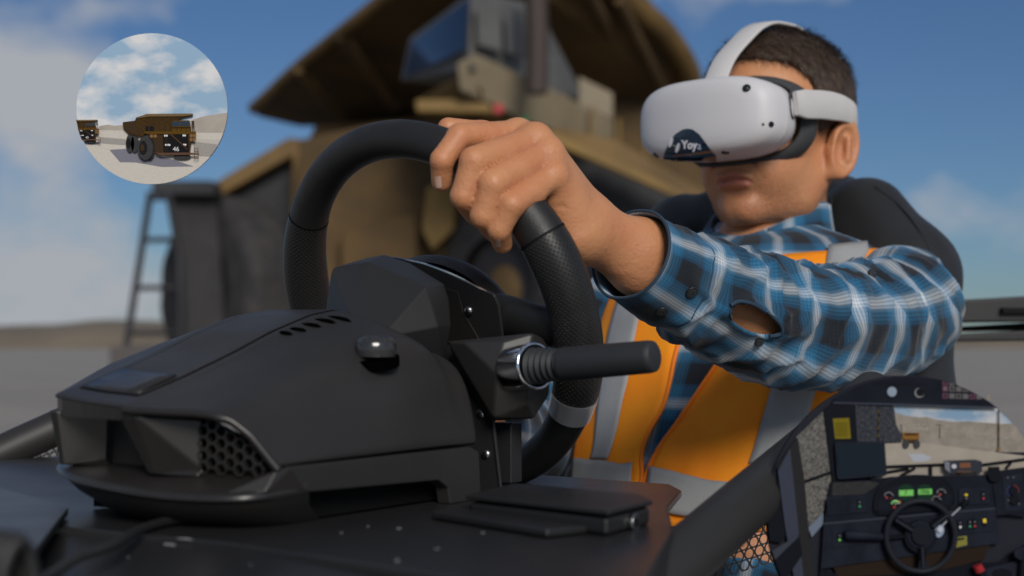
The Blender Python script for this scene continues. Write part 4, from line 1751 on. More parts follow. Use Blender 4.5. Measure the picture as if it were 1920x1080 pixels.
def vest_sheet(name, ea, eb, m, off, parent, rows=34, cols=18, solid=.0012):
    def edge(e):
        c = catmull([(x, y, 0) for x, y in e], 12)
        L = np.concatenate([[0], np.cumsum(np.linalg.norm(np.diff(c, axis=0), axis=1))])
        t = np.linspace(0, L[-1], rows)
        sp_ = np.array([inv(np.interp(q, L, c[:, 0]), np.interp(q, L, c[:, 1])) for q in t])
        k = np.ones(5) / 5                                      # iron out lookup jitter
        for j in range(2):
            pad = np.concatenate([[sp_[0, j]] * 2, sp_[:, j], [sp_[-1, j]] * 2])
            sp_[:, j] = np.convolve(pad, k, 'valid')
        return sp_
    A_, B_ = edge(ea), edge(eb)
    P = []
    for i in range(rows):
        for k in range(cols):
            s, p_ = A_[i] + (B_[i] - A_[i]) * k / (cols - 1)
            P.append(torso_pt(s, p_, off))
    P = np.array(P)
    rad = unit(V(CAMP) - P.mean(0))
    dsp = .0055 * vnoise(P, 15, 4) + .0022 * vnoise(P * V((1, 1, .45)), 48, 7) + .0006 * vnoise(P, 120, 2)
    P = P + dsp[:, None] * rad
    return fix_normals(obj(name, P, grid_faces(rows, cols), m, parent, solid=solid)), P


vest = empty('safety_vest', NB + bA * .4, 'open orange safety vest with grey reflective bands worn over plaid', 'vest')
VR_in = [(1345, 470), (1300, 570), (1276, 632), (1243, 777), (1192, 845), (1214, 873), (1196, 930), (1190, 1000)]
VR_out = [(1185, 480), (1150, 540), (1128, 580), (1105, 700), (1085, 800), (1075, 860), (1070, 930), (1070, 1000)]
VL_in = [(1452, 470), (1400, 590), (1351, 675), (1305, 745), (1257, 810), (1216, 873), (1202, 930), (1198, 1000)]
VL_out = [(1676, 436), (1640, 520), (1600, 640), (1570, 740), (1545, 830), (1520, 900), (1490, 960), (1470, 1010)]
sR, PR = vest_sheet('right_panel', VR_in, VR_out, M_vest, .008, vest)
sL, PL = vest_sheet('left_panel', VL_in, VL_out, M_vest, .008, vest, cols=30)
for P_, cols_n in ((PR, 18), (PL, 30)):
    tube('piping', catmull([P_[i * cols_n] for i in range(0, 34, 3)], 4), .0022, M_pipe, vest, seg=8)
vest_sheet('reflective_band', [(1240, 500), (1205, 590), (1180, 720), (1150, 855), (1140, 868)], [(1195, 500), (1155, 590), (1130, 720), (1116, 855), (1108, 868)], M_refl, .0105, vest, cols=8)
vest_sheet('reflective_band', [(1548, 452), (1540, 560), (1492, 650), (1446, 722), (1418, 828), (1400, 880)], [(1618, 440), (1600, 560), (1560, 660), (1531, 724), (1508, 800), (1480, 880)], M_refl, .0105, vest, cols=8)
vest_sheet('reflective_band', [(1082, 862), (1120, 866), (1160, 871), (1198, 872)], [(1078, 930), (1110, 940), (1150, 945), (1190, 945)], M_refl, .0125, vest, rows=20, cols=8)
vest_sheet('reflective_band', [(1217, 876), (1260, 886), (1330, 902), (1420, 910), (1510, 900)], [(1204, 960), (1250, 965), (1310, 975), (1400, 985), (1480, 975)], M_refl, .0125, vest, rows=24, cols=8)

# ---- trousers and shoes (below the desk, out of the picture)
M_jean = mat('dark denim', (.02, .025, .04), .8, bump=.2, bscale=600)


def sd_leg(P):
    d = None
    for sg in (-1, 1):
        h = NB + bA * .56 + bL * sg * .09
        k = h + bF * .42 + Zv * .06 + bL * sg * .06
        a = V((k[0], k[1], .1)) + bF * .16
        c = smin(d_cone(P, h, k, .085, .062), d_cone(P, k, a, .06, .045), .03)
        d = c if d is None else smin(d, c, .04)
    return d


lv, lf = surface_nets(sd_leg, NB + V((-.75, -.85, -1.0)), NB + V((.3, .2, -.2)), .016)
obj('trousers', lv, lf, M_jean, driver)
for sg in (-1, 1):
    h = NB + bA * .56 + bL * sg * .09
    k = h + bF * .42 + Zv * .06 + bL * sg * .06
    a = V((k[0], k[1], .1)) + bF * .16
    a[2] = 0
    hull('shoe', [a + bF * x + bL * y + Zv * z for x, y, z in ((-.08, .04, 0), (-.08, -.04, 0), (.2, .045, 0), (.2, -.045, 0), (.23, 0, 0), (.2, .03, .05), (.2, -.03, .05), (.05, .04, .11), (.05, -.04, .11), (-.07, .035, .12), (-.07, -.035, .12))], M_leather, driver, bevel=.012)

# ------------------------------------------------------------------ headset
hs = empty('vr_headset', hd(.12, 0, -.04), 'white virtual reality headset strapped over the man\'s eyes', 'headset')
M_white = mat('white headset plastic', (.62, .61, .62), .48, bump=.06, bscale=1600, bdist=.0002)
M_strap = mat('pale grey strap cloth', (.60, .585, .57), .75, bump=.3, bscale=1100, bdist=.0005)
M_foam = mat('dark grey foam', (.045, .047, .052), .8, bump=.3, bscale=900, bdist=.0005)


def se_ring(F, w, h, ex, n=72, U0=-.007, bulge=0., droop=0.):
    out = []
    for k in range(n):
        t = 2 * math.pi * k / n
        c, s_ = math.cos(t), math.sin(t)
        x = math.copysign(abs(c) ** (2 / ex), c) * w
        y = math.copysign(abs(s_) ** (2 / ex), s_) * h
        out.append(hd(F - bulge * (x / .095) ** 2, x, U0 + y - droop * (x / .09) ** 2))
    return out


secs_ = [(.082, .074, .046, 2.8), (.092, .083, .0475, 2.9), (.110, .0895, .0485, 3.0), (.128, .0915, .0488, 3.1), (.1283, .0905, .0480, 3.1), (.1288, .0915, .0488, 3.1), (.146, .0910, .0485, 3.2), (.1545, .0885, .0465, 3.2), (.1600, .0835, .0425, 3.1), (.1632, .0760, .036, 3.0), (.1650, .060, .026, 2.8), (.1658, .034, .014, 2.5), (.1660, .010, .004, 2.2)]
P = []
for (F, w, h, ex) in secs_:
    P += se_ring(F + .010, w, h * .915, ex, bulge=.016, U0=-.0028)
f = grid_faces(len(secs_), 72, True) + [tuple(range((len(secs_) - 1) * 72, len(secs_) * 72))]
shell_h = fix_normals(obj('shell', P, f, M_white, hs, angle=60))
bvh_hs = BVHTree.FromPolygons([tuple(v) for v in P], f)
# foam face gasket
gs = [(.048, .068, .050, 2.3), (.055, .078, .0545, 2.4), (.066, .0845, .0565, 2.5), (.080, .0855, .0550, 2.6), (.096, .082, .050, 2.7)]
P = []
for (F, w, h, ex) in gs:
    P += se_ring(F, w, h, ex, bulge=.030, U0=-.0005)
fix_normals(obj('face_gasket', P, grid_faces(len(gs), 72, True), M_foam, hs, solid=.004))
# side straps with a swivel collar


def ribbon(name, path, nrm_out, height, thick, m, parent, taper=None, updir=None):
    pth = catmull(path, 8)
    n = len(pth)
    P = []
    for i in range(n):
        T = unit(pth[min(i + 1, n - 1)] - pth[max(i - 1, 0)])
        o = nrm_out(pth[i])
        o = unit(o - T * np.dot(o, T))
        u_ = np.cross(T, o)
        hh = height if taper is None else interp(i / (n - 1), taper[0], taper[1])
        for (x, y) in ((-1, 0), (-1, .8), (-.93, 1), (0, 1.12), (.93, 1), (1, .8), (1, 0), (.9, -.3), (-.9, -.3)):
            P.append(pth[i] + u_ * x * hh / 2 + o * y * thick)
    f = grid_faces(n, 9, True) + [tuple(range(9))[::-1], tuple(range((n - 1) * 9, n * 9))]
    return fix_normals(obj(name, P, f, m, parent, angle=60))


for sg in (1, -1):
    pth = [hd(.106, sg * .0905, .010), hd(.080, sg * .0910, .012), hd(.045, sg * .0900, .016), (hd(.015, sg * .0895, .018)), hd(-.012, sg * .0890, .018), hd(-.045, sg * .084, .014), hd(-.085, sg * .06, .005), hd(-.116, sg * .02, .0), hd(-.119, 0, .0)]
    ribbon('side_strap', pth, lambda p: unit((p - HO) - Zv * np.dot(p - HO, Zv) + hL * .02 * sg), .03, .0042, M_strap, hs, taper=([0, .1, .35, .6, 1], [.027, .033, .033, .028, .026]))
    tube('strap_collar', [hd(.110 + .006 * math.cos(t), sg * (.0915 - .001 * math.cos(t)), .010 + .017 * math.sin(t)) for t in np.linspace(-1.7, 1.7, 18)], .0013, M_foam, hs, seg=8)
pth = [hd(.140, .008, .038), hd(.118, .008, .068), hd(.085, .008, .0945), hd(.05, .008, .117), hd(.01, .008, .1275), hd(-.05, .008, .1225), hd(-.1, .008, .07), hd(-.118, .008, .0)]
ribbon('top_strap', pth, lambda p: unit(p - hd(-.02, 0, .02)), .029, .003, M_strap, hs)
# tracking cameras
for (px, py, r_) in ((1400, 165, .0046), (1360, 286, .0046), (1230, 291, .004), (1446, 233, .0032), (1431, 233, .0014)):
    lo, no = cast(bvh_hs, px, py)
    if lo is not None:
        plug('tracking_camera', lo - no * .0006, no, r_, .0012, mat('black lens', (.006, .007, .008), .12), hs, seg=20)
        if r_ > .004:
            dome('lens', lo + no * .0006, no, r_ * .5, .0006, mat('lens glass', (.02, .03, .03), .05), hs, seg=12)
# dark glossy badge with the maker's lettering
M_badge = mat('dark blue badge', (.004, .02, .045), .12, coat=.6)


def badge_top(x):
    return interp(x, [1241, 1247, 1255, 1266, 1280, 1290, 1300, 1312, 1324, 1335, 1343], [299, 285, 268, 252, 243, 241, 243, 252, 268, 284, 292])


P = []
xs = np.linspace(1241, 1343, 34)
for x in xs:
    y0, y1 = badge_top(x), 301.5
    for k in range(12):
        y = y0 + (y1 - y0) * k / 11
        lo, no = cast_near(bvh_hs, x, y)
        while lo is None and y > y0 - 10:
            y -= .5
            lo, no = cast_near(bvh_hs, x, y)
        if lo is None:
            lo, no = P[-1], V((0, 0, 0))
        P.append(lo + no * .0007)
badge = fix_normals(obj('badge', P, grid_faces(34, 12), M_badge, hs))
M_lett = mat('white lettering', (.75, .74, .78), .5)
lo, no = cast_near(bvh_hs, 1285, 272)
ex_ = unit(cast_near(bvh_hs, 1310, 273)[0] - cast_near(bvh_hs, 1262, 271.5)[0])
ey_ = unit(np.cross(no, ex_))
text_mesh('Yoy', .0128, M_lett, 'lettering', badge, cast_near(bvh_hs, 1293.5, 272)[0] + no * .0012, ex_, ey_, bold=.0004)
text_mesh('a', .0128, mat('pale blue lettering', (.42, .5, .62), .5), 'lettering', badge, cast_near(bvh_hs, 1312, 273)[0] + unit(cast_near(bvh_hs, 1312, 273)[1]) * .0012, ex_, ey_)
for (cx_, cy_) in ((1259, 267), (1271.5, 277)):
    pl = []
    for k in range(12):
        t = 2 * math.pi * k / 12
        X, Y = 3.4 * math.cos(t), 9.0 * math.sin(t)
        lo, no = cast_near(bvh_hs, cx_ + X - Y * .28 * 1, cy_ + Y)
        pl.append(lo + no * .0010)
    prism('emblem_petal', pl, no * .0003, M_lett, badge)
lo, no = cast_near(bvh_hs, 1265, 273)
plug('emblem_dot', lo + no * .001, no, .0008, .0003, mat('lime dot', (.5, .6, .3), .5), badge, seg=10)

# ------------------------------------------------------------------ seat
seat = empty('racing_seat', V((.33, 1.9, .45)), 'black leather racing seat with padded headrest behind the man', 'seat')
M_seat = mat('black seat leather', (.022, .022, .0225), .45, bump=.35, bscale=380, bdist=.0006, var=.25, vscale=9)
sC = V((.335, 1.885, 0))
SAX = [bL, bF, Zv]


def sd_seat(P):
    # a leaning frame: y grows towards the sitter, lower parts come forward
    q = P - sC
    x, y, z = q @ bL, q @ bF, P[:, 2]
    y = y - (1.0 - z) * .25
    Q = np.stack([np.abs(x), y, z], 1)
    d = d_box(Q, (0, -.01, 1.02), (.128, .040, .105), .038)              # headrest
    d2 = d_box(Q, (0, -.03, .74), (.215, .045, .27), .045)                # back
    wing = d_cone(Q, (.140, .01, 1.055), (.212, .035, .975), .060, .070)
    wing = smin(wing, d_cone(Q, (.212, .035, .975), (.246, .075, .82), .070, .066), .03)
    wing = smin(wing, d_cone(Q, (.246, .075, .82), (.246, .085, .55), .066, .062), .03)
    d = smin(smin(d2, wing, .02), d, .012)
    return d


sv2, sf2 = surface_nets(sd_seat, sC + V((-.36, -.36, .42)), sC + V((.36, .36, 1.2)), .007)
seat_back = obj('backrest', sv2, sf2, M_seat, seat)
bvh_seat = BVHTree.FromPolygons([tuple(v) for v in sv2], [tuple(map(int, q)) for q in sf2])
for line in (((1612, 330), (1640, 350), (1685, 385), (1722, 430), (1748, 480), (1762, 530)), ((1590, 320), (1572, 345), (1560, 375), (1556, 410), (1556, 440)), ((1262, 355), (1260, 380), (1262, 410), (1266, 440))):
    pb = []
    for (px, py) in line:
        lo, no = cast(bvh_seat, px, py)
        if lo is not None:
            pb.append(lo + no * .0003)
    if len(pb) > 3:
        tube('stitched_seam', catmull(pb, 6), .0016, M_seat, seat, seg=6)
hull('seat_base', [sC + bF * x + bL * y + Zv * z for x in (.05, .55) for y in (-.25, .25) for z in (.30, .44)], M_seat, seat, bevel=.05, bseg=4)

# ------------------------------------------------------------------ mining truck behind the rig
TRK = at(880, 650, 27)
truck = empty('mining_truck', V((TRK[0], TRK[1], 0)), 'huge ochre mining dump truck looming out of focus behind the wheel', 'truck')
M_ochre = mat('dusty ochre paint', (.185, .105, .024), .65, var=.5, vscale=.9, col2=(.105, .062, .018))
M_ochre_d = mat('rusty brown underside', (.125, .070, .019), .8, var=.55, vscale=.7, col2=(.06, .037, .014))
M_yel = mat('mine yellow paint', (.25, .145, .022), .6, var=.45, vscale=1.2, col2=(.15, .09, .025))
M_cream = mat('cream panel', (0.252, 0.204, 0.132), .6, var=.3, vscale=1.0, col2=(0.18, 0.144, 0.09))
M_cabgrey = mat('grey cab panel', (0.143, 0.143, 0.1398), .6, var=.4, vscale=1.1, col2=(0.0845, 0.0845, 0.08125))
M_cabglass = mat('dark blue cab glass', (.015, .022, .05), .15)
M_tyre = mat('dusty truck tyre', (.022, .022, .025), .85, var=.4, vscale=2, col2=(.05, .045, .042))
M_iron = mat('dark chassis iron', (.03, .03, .034), .7, var=.4, vscale=1)
M_exh = mat('sooty exhaust', (.05, .035, .028), .7)


def slab(name, pts, depth, thick, m, parent=truck, bevel=.04):
    """a plate through photograph points at given distances, with real thickness away from the camera"""
    poly = [at(x, y, depth if np.isscalar(depth) else depth[i]) for i, (x, y) in enumerate(pts)]
    return prism(name, poly, (0, thick, 0), m, parent, bevel=bevel)


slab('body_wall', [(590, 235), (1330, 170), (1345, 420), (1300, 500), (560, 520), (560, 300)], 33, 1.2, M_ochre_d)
# canopy: upper skin, ribs, bright lip
can = [(462, 200, 34), (560, 108, 31.5), (705, -8, 28.5), (860, -130, 26), (1110, -120, 28), (1192, -6, 30.5), (1264, 52, 31.5), (1312, 130, 33), (1312, 215, 34), (1160, 150, 33.5), (1010, 110, 33), (860, 150, 33), (700, 232, 34), (560, 238, 34.5), (486, 220, 34.5)]
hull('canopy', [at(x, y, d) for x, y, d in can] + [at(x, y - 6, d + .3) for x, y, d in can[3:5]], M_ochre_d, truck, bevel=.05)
tube('canopy_lip', catmull([at(1090, -90, 27.6), at(1178, 2, 29.8), at(1246, 60, 31.0), at(1290, 130, 32.3), at(1300, 190, 33.4)], 6), .27, M_ochre, truck, seg=10)
tube('canopy_lip', catmull([at(474, 205, 33.6), at(568, 117, 31.1), at(712, 4, 28.1), at(850, -110, 25.8)], 6), .13, M_ochre, truck, seg=8)
for (x0, y0, d0, x1, y1, d1) in ((560, 130, 31.2, 640, 225, 33.6), (640, 66, 29.6, 740, 200, 33), (1080, -60, 27.4, 1190, 150, 33), (1160, 0, 29.2, 1250, 180, 33.2)):
    tube('canopy_rib', [at(x0, y0, d0 - .12), at(x1, y1, d1 - .4)], .12, M_ochre_d, truck, seg=6)
# cab at the near corner
cabc = [(752, 150, 26.5), (768, 72, 26.2), (884, -14, 24.0), (986, 8, 25.5), (1000, 130, 25.8), (1078, 186, 27.0), (930, 140, 24.6), (878, 98, 24.0), (884, 130, 24.0)]
hull('cab', [at(x, y, d) for x, y, d in cabc] + [at(x + 20, y, d + 2.4) for x, y, d in cabc], M_cabgrey, truck, bevel=.05)
slab('cab_window', [(756, 146), (771, 78), (881, -6), (874, 92)], [26.3, 26.0, 23.7, 23.75], .05, M_cabglass, bevel=.01)
slab('cab_panel', [(893, 6), (938, 10), (942, 96), (896, 84)], [23.8, 24.3, 24.4, 23.9], .05, M_cabgrey, bevel=.01)
slab('cab_panel', [(946, 12), (982, 16), (990, 112), (950, 98)], [24.4, 25.0, 25.1, 24.5], .05, M_cabgrey, bevel=.01)
tube('exhaust_stack', [at(1006, 175, 23.8), at(1008, 80, 23.8), at(1004, -60, 23.8)], .19, M_exh, truck, seg=14)
# deck front
slab('deck_panel', [(856, 118), (892, 100), (1045, 172), (1150, 226), (1150, 278), (1012, 238), (862, 168)], [24.0, 23.9, 25.2, 26.2, 26.2, 25.2, 24.1], .4, M_cream)
slab('deck_panel', [(1084, 142), (1150, 174), (1150, 226), (1084, 196)], 26.4, .3, M_cream)
slab('deck_panel', [(772, 192), (862, 140), (905, 165), (905, 190)], [25.8, 24.4, 24.2, 24.4], .3, M_ochre)
slab('deck_edge', [(778, 186), (908, 184), (930, 212), (780, 210)], 24.5, .3, M_yel)
slab('stair_beam', [(905, 190), (1010, 232), (1158, 262), (1292, 342), (1352, 376), (1345, 402), (1182, 316), (1020, 268), (900, 215)], 25.4, .25, M_ochre)
slab('stair_beam', [(930, 212), (1030, 245), (1160, 300), (1290, 366), (1288, 380), (1150, 318), (1020, 262)], 25.2, .2, M_yel)
slab('radiator', [(1012, 268), (1180, 312), (1340, 402), (1340, 560), (1012, 560)], 26.5, 1.0, M_iron)
for x in (1060, 1110, 1160, 1210):
    tube('deck_post', [at(x, 150 + (x - 1000) * .45, 25.6), at(x, 250 + (x - 1000) * .45, 25.6)], .03, M_yel, truck, seg=6)
plug('marker_lamp', at(935, 205, 24.1), (0, -1, 0), .09, .1, mat('red marker lens', (.4, .02, .02), .3), truck, seg=12)
plug('marker_lamp', at(985, 226, 24.5), (0, -1, 0), .08, .1, mat('green marker lens', (.05, .25, .05), .3), truck, seg=12)
# chassis and running gear left of the corner
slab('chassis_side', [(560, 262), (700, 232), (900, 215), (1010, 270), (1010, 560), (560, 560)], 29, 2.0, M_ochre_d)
slab('frame_rail', [(800, 350), (852, 330), (852, 430), (810, 470), (790, 430)], 28.4, .3, M_yel)
slab('frame_rail', [(930, 390), (1010, 380), (1010, 560), (900, 560)], 28.2, .4, M_iron)
slab('frame_rail', [(640, 430), (780, 400), (780, 560), (640, 560)], 28.4, .3, M_ochre_d)
slab('frame_strut', [(398, 345), (540, 258), (582, 262), (582, 292), (548, 292), (404, 372)], 30.5, .5, M_ochre)
slab('frame_strut', [(548, 280), (582, 276), (590, 620), (540, 620)], 30, .5, M_ochre)
slab('fender', [(395, 372), (545, 292), (556, 420), (520, 560), (410, 560)], 31, .8, M_iron)


def truck_tyre(c, r, w, axis):
    ax = unit(axis)
    e1 = unit(np.cross(Zv, ax))
    e2 = np.cross(ax, e1)
    prof = [(-.5, .55), (-.5, .86), (-.44, .95), (-.3, 1.0), (.3, 1.0), (.44, .95), (.5, .86), (.5, .55)]
    v = []
    seg = 48
    for (x, q) in prof:
        for k in range(seg):
            t = 2 * math.pi * k / seg
            qq = q * (1 - (.03 if (k % 4) < 2 and q > .9 else 0))
            v.append(c + ax * x * w + (e1 * math.cos(t) + e2 * math.sin(t)) * r * qq)
    ty = obj('tyre', v, grid_faces(len(prof), seg, True), M_tyre, truck, smooth=False)
    v, f = disc_mesh(c - ax * w * .32, ax, r * .56, 32, w * .64)
    obj('rim', v, f, M_iron, ty, angle=40)
    dome('hub', c - ax * w * .32, -ax, r * .25, r * .12, M_ochre_d, ty)


for (px, py, d, r) in ((425, 540, 31, 2.1), (975, 560, 28, 2.0)):
    c = at(px, py, d)
    c[2] = r
    truck_tyre(c, r, 1.25, V((.75, .66, 0)))
# boarding ladder
tube('ladder_rail', [at(282, 360, 29), at(262, 490, 28.8), at(238, 640, 28.6), at(228, 722, 28.5)], .075, M_iron, truck, seg=8)
tube('ladder_rail', [at(316, 360, 29), at(336, 480, 28.8), at(338, 600, 28.6), at(336, 722, 28.5)], .075, M_iron, truck, seg=8)
for y, xa, xb in ((372, 280, 318), (450, 269, 332), (540, 254, 338), (625, 241, 338)):
    tube('ladder_rung', [at(xa, y, 28.85), at(xb, y - 1, 28.85)], .055, M_iron, truck, seg=8)
slab('platform', [(284, 338), (400, 338), (404, 366), (284, 364)], 29.2, .8, M_iron)
slab('mud_flap', [(322, 366), (404, 366), (418, 560), (420, 720), (342, 720), (336, 480)], 29.6, .12, mat('dusty rubber flap', (.045, .043, .045), .85, var=.4, vscale=1.2), bevel=.01)
slab('bumper', [(205, 650), (345, 640), (345, 722), (205, 722)], 28.4, .5, mat('weathered bumper', (.09, .08, .075), .8))

# ------------------------------------------------------------------ round picture discs


def clip_poly(poly, c, r, n=72):
    """Sutherland-Hodgman against a circle drawn as a convex polygon"""
    cl = [(c[0] + r * math.cos(2 * math.pi * k / n), c[1] + r * math.sin(2 * math.pi * k / n)) for k in range(n)]
    out = [tuple(map(float, p[:2])) for p in poly]
    if all(math.hypot(p[0] - c[0], p[1] - c[1]) < r - 1 for p in out):
        return out
    for i in range(n):
        a, b = cl[i], cl[(i + 1) % n]
        if not out:
            return []
        def side(p):
            return (b[0] - a[0]) * (p[1] - a[1]) - (b[1] - a[1]) * (p[0] - a[0])
        new = []
        for j in range(len(out)):
            p, q = out[j], out[(j + 1) % len(out)]
            sp, sq = side(p), side(q)
            if sp >= 0:
                new.append(p)
            if (sp >= 0) != (sq >= 0):
                t = sp / (sp - sq)
                new.append((p[0] + t * (q[0] - p[0]), p[1] + t * (q[1] - p[1])))
        out = new
    res = []
    for p in out:
        if not res or math.hypot(p[0] - res[-1][0], p[1] - res[-1][1]) > .05:
            res.append(p)
    return res


class Disc:
    """a round plaque in the plane y = d carrying a shallow relief picture; z counts millimetres towards the camera"""

    def __init__(self, thing, c, r, d):
        self.t, self.c, self.r, self.d = thing, c, r, d

    def pt(self, x, y, z):
        p = at(x, y, self.d)
        return p + V((0, -.001 * z, 0))

    def slab(self, name, poly, z, th, m, parent=None, bevel=0.):
        poly = clip_poly(poly, self.c, self.r - .4)
        if len(poly) < 3:
            return None
        P = [self.pt(x, y, z) for x, y in poly]
        return prism(name, P, (0, -.001 * th, 0), m, parent or self.t, bevel=bevel)

    def line(self, name, pts, z, w, m, parent=None):
        pts = [p for p in pts if math.hypot(p[0] - self.c[0], p[1] - self.c[1]) < self.r - w]
        if len(pts) < 2:
            return None
        return tube(name, [self.pt(x, y, z) for x, y in pts], w * self.d / FPX, m, parent or self.t, seg=6)

    def oval(self, name, cx, cy, rx, ry, z, th, m, parent=None, rot=0., n=24):
        ca, sa = math.cos(rot), math.sin(rot)
        pl = []
        for k in range(n):
            t = 2 * math.pi * k / n
            X, Y = rx * math.cos(t), ry * math.sin(t)
            pl.append((cx + X * ca - Y * sa, cy + X * sa + Y * ca))
        return self.slab(name, pl, z, th, m, parent)

    def rect(self, name, x0, y0, x1, y1, z, th, m, parent=None, bevel=0.):
        return self.slab(name, [(x0, y0), (x1, y0), (x1, y1), (x0, y1)], z, th, m, parent, bevel)

    def text(self, s, cx, cy, px, z, m, parent=None, name='lettering', shear=0., bold=0.):
        return text_mesh(s, px * self.d / FPX, m, name, parent or self.t, self.pt(cx, cy, z), (1, 0, 0), (0, 0, 1), extrude=.00008, shear=shear, bold=bold)


def sky_print(name, blue, white, scale, lo, hi, seed):
    m = mat(name, blue, .8, spec=.1)
    n, l = m.node_tree.nodes, m.node_tree.links
    t = n.new('ShaderNodeTexCoord')
    mp2 = n.new('ShaderNodeMapping')
    mp2.inputs['Location'].default_value = (seed, 0, seed * .7)
    mp2.inputs['Scale'].default_value = (scale, scale, scale * 1.7)
    l.new(t.outputs['Object'], mp2.inputs['Vector'])
    z = n.new('ShaderNodeTexNoise')
    z.inputs['Scale'].default_value = 1
    z.inputs['Detail'].default_value = 6
    l.new(mp2.outputs[0], z.inputs['Vector'])
    r = n.new('ShaderNodeMapRange')
    r.inputs['From Min'].default_value = lo
    r.inputs['From Max'].default_value = hi
    l.new(z.outputs['Fac'], r.inputs['Value'])
    x = n.new('ShaderNodeMix')
    x.data_type = 'RGBA'
    x.inputs['A'].default_value = (*blue, 1)
    x.inputs['B'].default_value = (*white, 1)
    l.new(r.outputs[0], x.inputs['Factor'])
    l.new(x.outputs['Result'], n['Principled BSDF'].inputs['Base Color'])
    return m


def pmat(name, col, rough=.8, **k):
    return mat(name, col, rough, spec=.05, **k)


# ---- disc one: dump truck number 46 on a pale haul road
d1 = empty('round_picture', at(285, 346, 1.32), 'round picture of a yellow dump truck on a haul road, high at left', 'picture')
D1 = Disc(d1, (285, 204), 142, 1.32)
Z1 = lambda x, y: (120 + x / 3.485, 50 + y / 3.485)


def z1(*p):
    return [Z1(x, y) for x, y in p]


v, f = disc_mesh(D1.pt(285, 204, 0), (0, 1, 0), 142 * 1.32 / FPX, 96, .004)
obj('backing', v, f, pmat('plaque edge', (.5, .5, .5)), d1, angle=40)
D1.oval('sky_print', 285, 204, 142, 142, .05, .3, sky_print('printed sky', (.30, .45, .60), (.72, .72, .72), 22, .42, .62, 3.3), n=96)
M_sand = pmat('printed pale sand', (.64, .60, .53), var=.25, vscale=900, col2=(.52, .48, .42))
M_hillp = pmat('printed far hill', (.45, .40, .34), var=.3, vscale=90, col2=(.35, .32, .28))
M_gravp = pmat('printed grey gravel', (.27, .26, .24), var=.6, vscale=1500, col2=(.40, .37, .33))
D1.slab('far_hill', z1((780, 640), (850, 605), (920, 585), (1000, 572), (1080, 562), (1080, 705), (780, 705)), .5, .3, M_hillp)
D1.slab('far_hill', z1((230, 650), (290, 640), (330, 648), (400, 642), (440, 660), (440, 690), (230, 690)), .5, .2, M_hillp)
D1.slab('road_print', z1((60, 682), (250, 678), (420, 680), (840, 694), (1085, 697), (1085, 1040), (60, 1040)), .8, .4, M_sand)
D1.slab('gravel_bank', z1((235, 722), (400, 736), (430, 775), (300, 768), (235, 760)), 1.25, .2, M_gravp)
D1.slab('gravel_bank', z1((850, 752), (1000, 770), (1010, 800), (960, 850), (880, 845), (850, 815)), 1.25, .2, M_gravp)
D1.slab('road_edge', z1((840, 735), (1070, 740), (1060, 775), (840, 755)), 1.25, .15, pmat('printed light berm', (.52, .48, .42)))
M_shade = pmat('printed truck shadow', (.20, .195, .235))  # cast shadows of the trucks, put into the print as a flat tone
D1.slab('shadow_print', z1((300, 806), (430, 798), (520, 845), (640, 850), (720, 872), (850, 914), (640, 917), (470, 888), (368, 886)), 1.3, .1, M_shade)
D1.slab('shadow_print', z1((130, 752), (240, 756), (225, 772), (140, 770)), 1.3, .1, M_shade)

P_och = pmat('printed ochre', (0.0715, 0.039, 0.0117), var=.35, vscale=500, col2=(0.04225, 0.0247, 0.00975))
P_oche = pmat('printed ochre light', (0.1755, 0.117, 0.05525))
P_brn = pmat('printed brown', (.055, .033, .016), var=.4, vscale=700, col2=(.05, .03, .016))
P_yel = pmat('printed yellow', (0.104, 0.05525, 0.0091))
P_blk = pmat('printed black', (.012, .012, .013))
P_tyr = pmat('printed tyre', (.035, .036, .04), var=.4, vscale=900, col2=(.06, .06, .06))
P_rim = pmat('printed wheel hub', (.015, .015, .017))
P_gls = pmat('printed cab glass', (.03, .05, .075), .3)
P_wht = pmat('printed white', (.75, .75, .74))
P_amb = pmat('printed amber', (.22, .12, .05))
P_red = pmat('printed rust', (.12, .06, .04))


